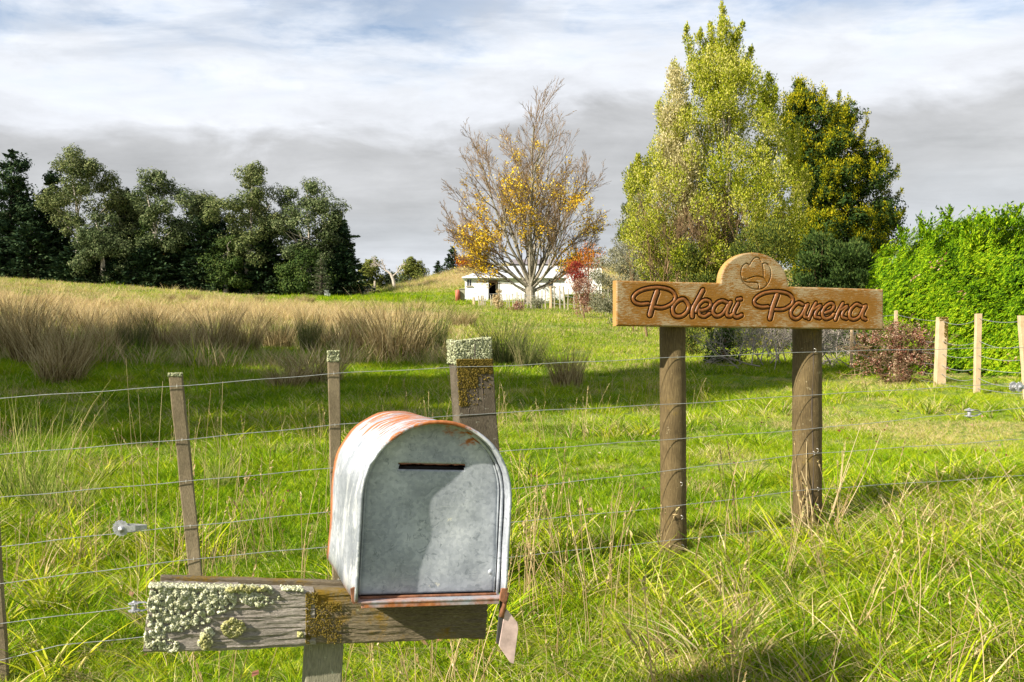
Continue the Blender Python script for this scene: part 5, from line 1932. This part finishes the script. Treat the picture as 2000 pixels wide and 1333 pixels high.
# ------------------------------------------------------------------ right hand trees and shrubs
rows = [(50, 1395, 1425), (90, 1372, 1445), (125, 1345, 1465), (160, 1312, 1490), (200, 1284, 1520), (250, 1258, 1545), (300, 1240, 1565), (350, 1222, 1580), (400, 1206, 1585),
        (440, 1204, 1580), (490, 1225, 1575), (550, 1262, 1560)]
big, cs, rs, bbase = tree('broadleaf_tree', 'very tall feathery lemon green tree behind the carved sign', 'tree', 1425, 35, rows, m_big, 430, .46, 400, .078, 1.6, .20, m_bark, None, .95,
                          (.85, .85, 1.25), .5, .5, 40, along=(0.05, 0, 1.0), edge=.5)
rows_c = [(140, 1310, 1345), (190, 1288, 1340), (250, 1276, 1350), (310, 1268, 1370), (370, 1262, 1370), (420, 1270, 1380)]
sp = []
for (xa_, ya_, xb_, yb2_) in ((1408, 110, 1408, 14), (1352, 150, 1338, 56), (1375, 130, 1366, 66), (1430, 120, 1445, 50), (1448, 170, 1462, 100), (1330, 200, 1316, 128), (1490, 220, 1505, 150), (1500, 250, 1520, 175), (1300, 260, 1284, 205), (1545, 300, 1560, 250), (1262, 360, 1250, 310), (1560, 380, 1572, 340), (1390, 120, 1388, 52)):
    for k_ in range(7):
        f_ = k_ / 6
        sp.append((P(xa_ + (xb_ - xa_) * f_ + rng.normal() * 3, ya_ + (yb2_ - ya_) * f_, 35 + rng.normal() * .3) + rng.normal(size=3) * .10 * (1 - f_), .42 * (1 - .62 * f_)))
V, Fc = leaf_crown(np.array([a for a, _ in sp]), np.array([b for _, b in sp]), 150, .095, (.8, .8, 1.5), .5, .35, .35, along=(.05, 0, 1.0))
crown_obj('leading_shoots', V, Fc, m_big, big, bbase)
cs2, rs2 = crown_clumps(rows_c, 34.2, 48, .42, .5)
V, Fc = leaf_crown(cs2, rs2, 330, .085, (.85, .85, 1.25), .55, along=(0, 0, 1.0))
o = crown_obj('foliage', V, Fc, m_cream, big, bbase); o['label'] = 'left side of the tall crown, sunlight put into its cream leaf colour'
out, tips = [], []
for (px, y) in ((1300, 470), (1330, 450), (1360, 470), (1280, 440), (1400, 500), (1340, 500), (1380, 440), (1420, 520), (1460, 520)):
    for _ in range(3):
        q = P(px + rng.normal() * 14, 600, 34.6)
        grow(q, (P(px, y, 34) - q) + rng.normal(size=3) * .3, 3.4, .035, 0, out, tips, .2, .12, (6, 5, 4), 5, .45, .006, .5)
V, Fc = tubes_np(out, 3)
ob('branches', mesh_np('branches', V - bbase, Fc), m_twig, big)

rows = [(160, 1550, 1556), (180, 1540, 1580), (215, 1540, 1655), (240, 1540, 1690), (285, 1540, 1692), (300, 1540, 1730), (335, 1540, 1752), (380, 1540, 1752), (420, 1540, 1762), (455, 1540, 1762), (500, 1545, 1745), (545, 1550, 1720)]
rows = [(y, 1528 if y > 200 else a, b_ + 4) for y, a, b_ in rows]
gt, cs, rs, gb = tree('golden_conifer', 'dense conifer with golden yellow tips right of the tall green tree', 'tree', 1615, 43, rows, m_gold_in, 290, .56, 330, .13, 1.5, .22, m_darkbark, None, .9, (1, 1, .8), .5, .3, 18, edge=.55)
sel = rng.permutation(len(cs))[:230]
sub_c, sub_r = [], []
for j in sel:
    for _ in range(6):
        dv = unit(rng.normal(size=3) + np.array([-.35, -.6, .55]))
        sub_c.append(cs[j] + dv * rs[j] * np.array([1, 1, .85])); sub_r.append(.17 + .16 * rng.random())
for (xa_, ya_, xb_, yb2_) in ((1560, 215, 1558, 158), (1600, 230, 1612, 178), (1632, 235, 1640, 182), (1655, 265, 1672, 216), (1675, 300, 1694, 238), (1690, 340, 1716, 290), (1705, 350, 1732, 297), (1715, 380, 1755, 325), (1725, 430, 1762, 372), (1730, 460, 1766, 412), (1580, 240, 1584, 188), (1735, 490, 1764, 450)):
    for k_ in range(9):
        f_ = k_ / 8
        sub_c.append(P(xa_ + (xb_ - xa_) * f_ + rng.normal() * 5 * (1 - f_), ya_ + (yb2_ - ya_) * f_, 42.6 + rng.normal() * .3)); sub_r.append(.34 * (1 - .6 * f_))
V, Fc = leaf_crown(np.array(sub_c), np.array(sub_r), 62, .095, (.8, .8, 1.25), .45, .25, .4, along=(-.1, -.1, 1.0))
o = crown_obj('tips', V, Fc, m_gold, gt, gb); o['label'] = 'golden yellow new growth at the branch ends'

SHR = [  # label, px, d, rows, mat, n, rc, per clump, leaf
    ('small golden green tree left of the tall feathery tree', 1236, 44, [(325, 1226, 1246), (345, 1222, 1262), (380, 1214, 1275), (420, 1206, 1280), (470, 1210, 1290)], m_olive, 40, .45, 220, .13),
    ('dull brown green shrub against the tall tree', 1262, 38, [(385, 1240, 1280), (430, 1212, 1300), (480, 1215, 1330), (540, 1240, 1340)], m_grey, 45, .45, 230, .10),
    ('rounded grey green bush left of the sign', 1232, 47, [(462, 1215, 1262), (480, 1180, 1290), (520, 1152, 1305), (560, 1145, 1320), (600, 1150, 1330), (632, 1165, 1330)], m_grey, 110, .42, 260, .095),
    ('bare brown twiggy bush below the red bush', 1140, 55, [(548, 1110, 1160), (575, 1104, 1185), (610, 1108, 1190)], m_redbrown, 30, .38, 150, .09),
    ('crimson twigged bush beside the shed end', 1126, 58, [(516, 1116, 1138), (528, 1106, 1150), (550, 1104, 1154)], m_red, 30, .5, 70, .11),
    ('orange leaved bush above the crimson one', 1150, 62, [(482, 1140, 1160), (500, 1105, 1185), (525, 1095, 1190)], m_orange, 40, .7, 34, .13),
    ('dark shrub with yellow sprigs behind the left end of the sign', 1330, 33, [(470, 1300, 1370), (510, 1290, 1400), (560, 1280, 1420), (640, 1290, 1430)], m_mixed, 70, .42, 240, .085),
    ('tangled shrub directly behind the sign crest', 1470, 31, [(440, 1430, 1540), (480, 1410, 1560), (540, 1400, 1570), (640, 1400, 1570), (690, 1420, 1560)], m_mixed, 90, .42, 240, .085),
    ('bush right of the sign crest, hedge shade put into its dark leaves', 1600, 28.5, [(470, 1570, 1620), (485, 1550, 1700), (520, 1545, 1735), (560, 1535, 1740), (640, 1535, 1740), (700, 1540, 1720)], m_dark, 150, .42, 280, .10),  # darker leaves stand in for the shaded side of the hedge
    ('dark green shrub just behind the left sign post', 1415, 23.5, [(640, 1385, 1440), (665, 1370, 1455), (700, 1368, 1458), (716, 1375, 1450)], m_dark, 26, .22, 200, .06),
    ('low leafy weeds at the foot of the left sign post hedge', 1352, 27, [(640, 1335, 1365), (660, 1325, 1375), (690, 1325, 1380)], m_mixed, 16, .22, 150, .06)]
for lab, px, d, rows, mt, n, rc, ne, lf in SHR:
    tree('shrub', lab, 'bush', px, d, rows, mt, n, rc, ne, lf, .5, .05, m_twig, k=22, edge=.4, along=(0, 0, 1.0), aspect=.45)

# brushwood between the sign posts
base = ground_pt(1540, 21.5)
br = empty('brushwood', tuple(base), 'tangle of pale dead branches behind the sign posts', 'dead branches')
out, tips = [], []
for k in range(46):
    px = 1430 + 290 * rng.random(); d = 20.5 + 3.0 * rng.random()
    g = ground_pt(px, d)
    grow(g + [0, 0, rng.random() * .4], (rng.normal() * .8, rng.normal() * .4, .5 + .7 * rng.random()), .8 + .7 * rng.random(), .018, 0, out, tips, .05, .22, (5, 4, 3), 5, .55, .004, .8)
V, Fc = tubes_np(out, 3)
ob('branches', mesh_np('branches', V - base, Fc), m_greytwig, br)
for (px, d, h) in ((1418, 22.6, 1.5), (1432, 22.8, 1.4), (1424, 23.0, 1.6), (1345, 30, 1.2)):
    pass
# russet heap of prunings
base = ground_pt(1755, 16.8)
rb = empty('russet_bush', tuple(base), 'heap of russet brown brush leaning on the far wire fence', 'bush')
cs, rs = crown_clumps([(632, 1700, 1800), (650, 1672, 1850), (690, 1655, 1860), (725, 1668, 1850), (745, 1700, 1820)], 16.8, 105, .15, .6, .3)
V, Fc = leaf_crown(cs, rs, 75, .036, (1, 1, .8), .6, .3)
crown_obj('foliage', V, Fc, m_redbrown, rb, base)
out, tips = [], []
for k in range(90):
    c = cs[rng.integers(len(cs))]
    grow(c - [0, 0, .1], (-.3 + rng.normal() * .9, rng.normal() * .6, .25 + rng.normal() * .5), .42, .010, 0, out, tips, .0, .25, (4, 3), 5, .55, .0035, .8)
V, Fc = tubes_np(out, 3)
ob('branches', mesh_np('branches', V - base, Fc), m_twig, rb)

# ------------------------------------------------------------------ clipped hedge
HA, HB = ground_pt(2300, 15.0), ground_pt(1690, 21.5)
hu = unit(np.array([HA[0] - HB[0], HA[1] - HB[1], 0])); hn = np.array([hu[1], -hu[0], 0]);
if hn[1] > 0: hn = -hn
HLn = np.linalg.norm((HA - HB)[:2])
hedge = empty('hedge', tuple(HB), 'tall bright green clipped conifer hedge at the right', 'hedge')


def htop(s):
    return 3.28 + .10 * math.sin(s * 1.1 + .5) + .07 * math.sin(s * 3.1) + .22 * float(sstep(4.2, 6.5, np.array(s))) - .95 * math.exp(-s * .9) + .06 * math.sin(s * 7.3)


def hbulge(s, z, ht):
    a = .26 * math.sin(s * 1.9 + z * 1.1) * math.sin(z * 2.1 + s * .7) + .15 * math.sin(s * 4.3 + 2.2 * z + math.sin(z * 3)) + .08 * math.sin(z * 8 + s * 6)
    return a + .10 - .55 * (z / ht) ** 4


n = 23000
pts, nrm, al = [], [], []
for _ in range(n):
    r = rng.random()
    s = rng.random() * HLn
    ht = htop(s)
    if r < .80:
        z = (rng.random()) * ht
        bulge = hbulge(s, z, ht)
        g = HB + hu * s
        q = g + hn * (bulge - .05 + rng.normal() * .05); q[2] = tz(g[0], g[1]) + z; m = hn + np.array([0, 0, .25])
    elif r < .92:
        y_ = rng.random() * 1.8
        g = HB + hu * s - hn * y_
        q = g.copy(); q[2] = tz(*(HB + hu * s)[:2]) + ht - .05 + rng.normal() * .07; m = np.array([0, 0, 1.0])
    else:
        y_ = rng.random() * 2.2; z = rng.random() * (htop(0) - .1)
        g = HB - hn * y_
        q = g - hu * (.05 + .15 * math.sin(z * 2 + y_)); q[2] = tz(g[0], g[1]) + z; m = -hu
    if r < .80 and rng.random() < .85 and vnoise(np.array([s]), np.array([z]), 3.2, 92)[0] * .6 + vnoise(np.array([s]), np.array([z]), 8.0, 93)[0] * .4 < .33: continue
    pts.append(q); nrm.append(m)
n = len(pts)
pts = np.array(pts); nrm = unit(np.array(nrm))
gdir = unit(np.array([.95, -.2, .50]) + nrm * .35 + rng.normal(size=(n, 3)) * .28)
sp_ = []
# each spray: a fan of seven leaflets along a short axis
Vs, Fs_, b0 = [], [], 0
side = unit(np.cross(gdir, nrm))
fl = .09 + .11 * rng.random(n)
for j in range(8):
    t = j / 7
    sg = -1 if j % 2 else 1
    c = pts + gdir * (fl * t)[:, None] + side * (sg * fl * .22 * (1 - t * .8))[:, None] - np.array([0, 0, .02]) * t * t
    ax = unit(gdir + side * sg * .6 * (1 - t))
    V, Fc = leaf_quads(c, nrm + rng.normal(size=(n, 3)) * .15, fl * .42, .30, ax, .25)
    Vs.append(V); Fs_.append(Fc + b0); b0 += len(V)
crown_obj('foliage', np.concatenate(Vs), np.concatenate(Fs_), m_hedge, hedge, HB)
dp = []
for (px, py) in ((1826, 520), (1838, 508), (1880, 575), (1786, 545), (1975, 700)):
    rr_ = np.array([(px - 1000) / F, 1.0, 0])
    t_ = ((HB[0] + hn[0] * .32) * hn[0] + (HB[1] + hn[1] * .32) * hn[1]) / (rr_[0] * hn[0] + rr_[1] * hn[1])
    c = P(px, py, t_)
    dp.append(c + rng.normal(size=(11, 3)) * [.06, .05, .05])
dp = np.concatenate(dp)
V, Fc = leaf_quads(dp, np.tile(hn, (len(dp), 1)), .07, .35, np.tile((.9, 0, .5), (len(dp), 1)), .4)
o = crown_obj('dead_sprays', V, Fc, m_redbrown, hedge, HB); o['label'] = 'small rust brown dead sprays in the hedge face'
# ragged leaders standing above the clipped top
Vs, Fs_, b0 = [], [], 0
for (px, yt, w, d) in ((1812, 412, 26, 19.3), (1852, 398, 24, 19.0), (1798, 425, 20, 20), (1890, 420, 18, 18.5), (1935, 400, 30, 18), (1958, 396, 26, 18.2), (1985, 392, 30, 17.6), (1905, 430, 20, 18.4), (1760, 440, 20, 20.4)):
    for k in range(9):
        a = P(px + rng.normal() * w * .3, yt + 45, d); t_ = P(px + rng.normal() * w * .55, yt + abs(rng.normal()) * 9, d)
        m = 26
        tt = rng.random(m)[:, None]
        c = a * (1 - tt) + t_ * tt + rng.normal(size=(m, 3)) * .035 * (1.2 - tt)
        V, Fc = leaf_quads(c, rng.normal(size=(m, 3)), .085, .35, np.tile(unit(t_ - a), (m, 1)) + rng.normal(size=(m, 3)) * .4)
        Vs.append(V); Fs_.append(Fc + b0); b0 += len(V)
o = crown_obj('leaders', np.concatenate(Vs), np.concatenate(Fs_), m_hedge, hedge, HB); o['label'] = 'ragged shoots standing above the clipped top'
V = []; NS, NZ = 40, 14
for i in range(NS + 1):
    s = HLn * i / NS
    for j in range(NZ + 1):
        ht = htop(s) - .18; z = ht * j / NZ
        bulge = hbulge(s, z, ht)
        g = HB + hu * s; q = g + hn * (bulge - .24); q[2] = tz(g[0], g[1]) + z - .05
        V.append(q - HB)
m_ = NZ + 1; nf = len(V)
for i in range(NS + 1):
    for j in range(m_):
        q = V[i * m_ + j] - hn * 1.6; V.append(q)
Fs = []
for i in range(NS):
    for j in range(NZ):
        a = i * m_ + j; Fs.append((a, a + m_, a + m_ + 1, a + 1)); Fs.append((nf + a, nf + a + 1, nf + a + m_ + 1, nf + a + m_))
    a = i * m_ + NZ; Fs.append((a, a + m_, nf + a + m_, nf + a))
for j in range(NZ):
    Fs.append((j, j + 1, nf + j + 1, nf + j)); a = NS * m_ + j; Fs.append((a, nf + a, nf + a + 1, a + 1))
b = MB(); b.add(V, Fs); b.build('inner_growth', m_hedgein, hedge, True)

# ------------------------------------------------------------------ second wire fence in front of the hedge
f2 = empty('side_fence', tuple(ground_pt(1900, 14.4)), 'slack wire fence with pale posts in front of the green hedge', 'fence')
f2o = np.array(f2.location)
PF = [(1750, 1748, 607, 18.6, .062, .05), (1840, 1834, 620, 15.4, .17, .12), (1911, 1907, 613, 14.3, .095, .07), (1996, 2010, 617, 13.3, .11, .08), (2110, 2115, 610, 12.3, .09, .08), (1665, 1662, 610, 21.2, .07, .06)]
tops = {}
for (pxt, pxb, yt, d, w, th) in PF:
    t = P(pxt, yt, d); g = ground_pt(pxb, d)
    q = np.array([g[0], g[1], g[2] - .2])
    b = MB(); V = []
    for i in range(7):
        c = q + (t - q) * i / 6
        for (a, e) in ((-1, 1), (1, 1), (1, -1), (-1, -1)):
            V.append(c + np.array([a * w / 2 * .92 + e * .02 * 0, -e * th / 2, 0]) + rng.normal(size=3) * .0015 - f2o)
    Fs = [(i * 4 + k, i * 4 + (k + 1) % 4, (i + 1) * 4 + (k + 1) % 4, (i + 1) * 4 + k) for i in range(6) for k in range(4)]
    Fs += [(0, 3, 2, 1), (24, 25, 26, 27)]
    b.add(V, Fs)
    o = b.build('fence_post' if w > .15 else 'batten', m_newpost, f2, False, .006)
    if w > .15:
        o['label'] = 'thick pale post with a mustard lichened top'
        pts = []
        for _ in range(380):
            a = rng.random() * 2 - 1; z = rng.random() ** 1.5 * .45
            if a < .1 and z > .06: a = .2 + .8 * rng.random()
            pts.append(t + np.array([a * w / 2 * .9, -th / 2 - .001, -z]) - f2o)
        granules('lichen', np.array(pts), np.tile((0, -1.0, 0), (len(pts), 1)), .006 * (.5 + rng.random(len(pts))), m_yellow, o)
    tops[pxt] = (t, g, th)
order = [1665, 1750, 1840, 1911, 1996, 2110]
for f in (.06, .34, .52, .68, .80, .93):
    pts = []
    for i in range(len(order) - 1):
        (t0, g0, th0), (t1, g1, th1) = tops[order[i]], tops[order[i + 1]]
        a = t0 * (1 - f) + g0 * f + [0, -th0 / 2 - .004, 0]; c = t1 * (1 - f) + g1 * f + [0, -th1 / 2 - .004, 0]
        sag = .02 + .07 * rng.random()
        for k in range(8):
            s = k / 8
            pts.append(a * (1 - s) + c * s - [0, 0, sag * 4 * s * (1 - s)] - f2o)
    b = MB(); b.tube(pts, .0042, 5); b.build('wire', m_wire, f2, True)

# ------------------------------------------------------------------ rushes
rush_me = []
for k in range(5):
    V, Fc = blades(560, .34, .90, .50, .0085, .24, .30, 4, .7)
    rush_me.append(mesh_np('rush_clump', V, Fc))
for k in range(2):      # dark seed heads near the tips
    pass
RU = [  # px, base y, height px, width px, green?, label
    (22, 700, 120, 110, 0, 'tall brown rush clump at the left edge of the wet ground'), (75, 712, 108, 120, 0, 'dark brown rush clump near the left edge'), (138, 722, 92, 100, 0, 'brown rush clump right of the dark leftmost ones'),
    (118, 752, 84, 120, 0, 'pale dead rush clump closest to the fence on the left'), (212, 704, 84, 90, 0, 'brown rush clump behind the leaning batten, left'), (262, 706, 96, 60, 1, 'slim green rush clump above the leaning batten'),
    (318, 700, 84, 100, 0, 'brown rush clump directly above the leaning batten'), (372, 704, 72, 80, 0, 'low brown rush clump right of the leaning batten'), (424, 696, 92, 100, 0, 'full brown rush clump midway between the battens'),
    (478, 690, 76, 80, 0, 'thin brown rush clump left of the upright batten'), (545, 684, 60, 80, 0, 'short straw brown rush clump left of the upright batten'), (604, 692, 84, 50, 1, 'slim dark green rush clump left of the upright batten top'),
    (655, 690, 62, 90, 0, 'brown rush clump behind the upright batten'), (715, 704, 88, 110, 0, 'brown rush clump leaning left beside the largest one'), (772, 712, 118, 150, 0, 'largest dark brown rush clump above the mailbox'),
    (842, 706, 104, 80, 1, 'green stemmed rush clump left of the strainer post'), (618, 752, 62, 130, 0, 'dull low rush clump behind the upright batten'), (985, 716, 92, 110, 1, 'olive rush clump right of the strainer post'),
    (1032, 722, 70, 70, 1, 'thin green rush clump right of the olive one'), (1108, 762, 84, 80, 0, 'small brown rush clump in the shade left of the sign'), (560, 764, 52, 90, 0, 'low faded rush clump left of the upright batten foot'),
    (45, 655, 70, 120, 0, 'pale rush clump far back on the left'), (175, 660, 60, 110, 0, 'straw brown rush clump behind the left ones'), (300, 655, 55, 90, 0, 'faded rush clump at the edge of the dry grass'),
    (505, 650, 42, 80, 0, 'small rush clump in the dry grass left of centre'), (690, 650, 38, 70, 0, 'small rush clump in the dry grass near the centre'), (905, 640, 34, 60, 0, 'small brown rush clump left of the stake fence'),
    (330, 588, 14, 26, 0, 'straw tuft at the foot of the far trees, leftmost of the row'), (378, 589, 15, 30, 0, 'straw tuft below the cone shaped far conifer'), (420, 589, 13, 26, 0, 'straw tuft right of the cone shaped conifer foot'),
    (507, 592, 16, 22, 0, 'straw tuft below the tall middle gum'), (585, 592, 14, 20, 0, 'straw tuft below the rounded far gum'), (603, 593, 16, 26, 0, 'straw tuft near the pale spruce'),
    (38, 985, 200, 220, 1, 'tall green sedge clump by the fence at the left edge'), (120, 1010, 120, 150, 1, 'shorter green sedge clump beside the tall one'), (430, 960, 90, 80, 1, 'loose green sedge clump right of the leaning batten')]
for i, (px, yb_, h, w, gr, lab) in enumerate(RU):
    d = depth_at(px, yb_)
    g = ground_pt(px, d)
    sc = h * d / F / 1.0
    wx = w * d / F / .95
    me = rush_me[i % 5].copy()
    o = ob('rush_clump', me, m_rushg if gr else m_rushb, None, tuple(g))
    o.scale = (wx, wx, sc); o.rotation_euler = (rng.normal() * .04, rng.normal() * .04, rng.random() * 6.28)
    tag(o, lab, 'rushes', 'rush clumps in the paddock')
    if 'sedge' in lab:
        me2 = mesh_np('rush_clump', *blades(190, .34, .80, .60, .007, .25, .35, 4, .7)); me2.materials.append(m_sedge); o.data = me2

# ------------------------------------------------------------------ tall dead stalks by the fence
def stalk_tuft(label, px, yb_, stems, name='dry_stalks', mat=m_straw, dbias=-.05, thick=1.0):
    d = fd(px) + dbias
    g = ground_pt(px, d)
    root = empty(name, tuple(g), label, 'stalks', 'dead grass stalks along the fence')
    paths = []
    for (xt, yt, xb) in stems:
        a = ground_pt(xb, d + rng.normal() * .03); t = P(xt, yt, d + rng.normal() * .06)
        k = 7; tt = np.linspace(0, 1, k)[:, None]
        bow = np.array([rng.normal() * .02, 0, 0])
        pts = a * (1 - tt) + t * tt + bow * 4 * tt * (1 - tt)
        r = .0036 * thick * (.7 + .6 * rng.random())
        paths.append((pts - g, r * np.linspace(1, .4, k)))
    V, Fc = tubes_np(paths, 5)
    ob('stalk_bundle', mesh_np('stalk_bundle', V, Fc, smooth=True), mat, root)
    V, Fc = blades(70, .09, .16, .5, .005, .7, .8, 4)
    ob('leaf_blades', mesh_np('leaf_blades', V, Fc), mat, root)
    return root


stalk_tuft('sheaf of tall pale stalks at the right sign post', 1605, 1050, [(1645, 880, 1600), (1680, 835, 1605), (1722, 842, 1612), (1700, 870, 1608), (1660, 905, 1602), (1632, 930, 1590), (1554, 925, 1572), (1565, 920, 1585), (1598, 970, 1590), (1578, 815, 1582), (1548, 900, 1560)])
stalk_tuft('crossing pale stalks right of the mailbox', 1120, 1110, [(1055, 960, 1100), (1110, 975, 1150), (1135, 970, 1175), (1088, 1042, 1010), (1150, 1040, 1200), (1025, 1020, 1060)], dbias=-.25)
stalk_tuft('leaning pale stalks midway between sign and right edge', 1760, 1110, [(1770, 960, 1735), (1715, 970, 1800), (1778, 965, 1790), (1660, 1020, 1720), (1805, 1010, 1820)], dbias=-.1)
stalk_tuft('thin stalks at the right picture edge', 1960, 1090, [(1918, 968, 1925), (1912, 850, 2000), (1975, 1000, 1965), (1990, 995, 1995), (1960, 1010, 1970), (1985, 1060, 1950)], dbias=0)
stalk_tuft('bent stalks standing in the foreground grass', 1450, 1330, [(1466, 1190, 1400), (1485, 1240, 1440), (1580, 1255, 1650), (1425, 1200, 1412), (1232, 1160, 1210), (1345, 1200, 1420), (1310, 1255, 1320), (1700, 1250, 1685)], dbias=-1.0)
stalk_tuft('dry seed stalks left of the leaning batten', 300, 800, [(246, 700, 270), (318, 745, 300), (270, 770, 262), (412, 760, 400), (435, 745, 405), (368, 780, 372)], dbias=.35, thick=.42)

# fallen leaves and bare earth clods are part of the pasture's litter
n = 520
x, y = scatter(n, 3, 12)
Pt = np.stack([x, y, terrain(x, y) + .045], 1)
V, Fc = leaf_quads(Pt, np.tile((0, 0, 1.0), (n, 1)), .035, .7, None, .6)
tag(ob('fallen_leaves', mesh_np('fallen_leaves', V, Fc), m_redbrown), 'dry brown leaves scattered through the pasture grass', kind='stuff')

# ------------------------------------------------------------------ roadside trees beyond the left of the view (their shade crosses the paddock)
def shade_tree(label, x, y, h, rad, crown_lo, n=24, ne=220, rc=1.5, leaf=.62, r0=.4):
    g = np.array([x, y, tz(x, y)])
    root = empty('roadside_tree', tuple(g), label, 'tree', 'tall roadside trees beyond the left of the view')
    cs = []
    for _ in range(n):
        a = rng.random() * 6.28; r = rad * rng.random() ** .5 * .85; z = crown_lo + (h - crown_lo) * rng.random()
        k = 1 - .5 * abs((z - (crown_lo + h) / 2) / ((h - crown_lo) / 2)) ** 2
        cs.append(g + np.array([math.cos(a) * r * k, math.sin(a) * r * k, z]))
    cs = np.array(cs)
    V, Fc = leaf_crown(cs, np.full(n, rc), ne, leaf, (1, 1, .8))
    crown_obj('crown', V, Fc, m_gum, root, g)
    limbs(g, cs, m_gumbark, root, r0, crown_lo * .8, 10)


for i, (x, y, h, r, lo) in enumerate(((-33, -2.5, 28, 3.4, 3), (-34, 2.0, 29, 3.8, 5), (-33, 6.5, 26, 3.0, 14), (-36, 11.5, 27, 3.0, 17),
                                      (-32.5, -5.5, 31, 5.0, 21), (-29.5, -2.9, 30, 3.8, 22))):
    shade_tree('tall gum out of view to the left, ' + ('nearest the road in its row', 'second from the road in its row', 'third from the road in its row', 'farthest from the road in its row', 'high crowned beside the road verge', 'high crowned inside the row')[i], x, y, h, r, lo)

shade_tree('slender unseen tree added behind the viewer to shade the near grass', -6.3, -1.74, 6.3, .26, 5.1, 9, 70, .20, .14, .05)  # added out of view only to cast the foreground shadow
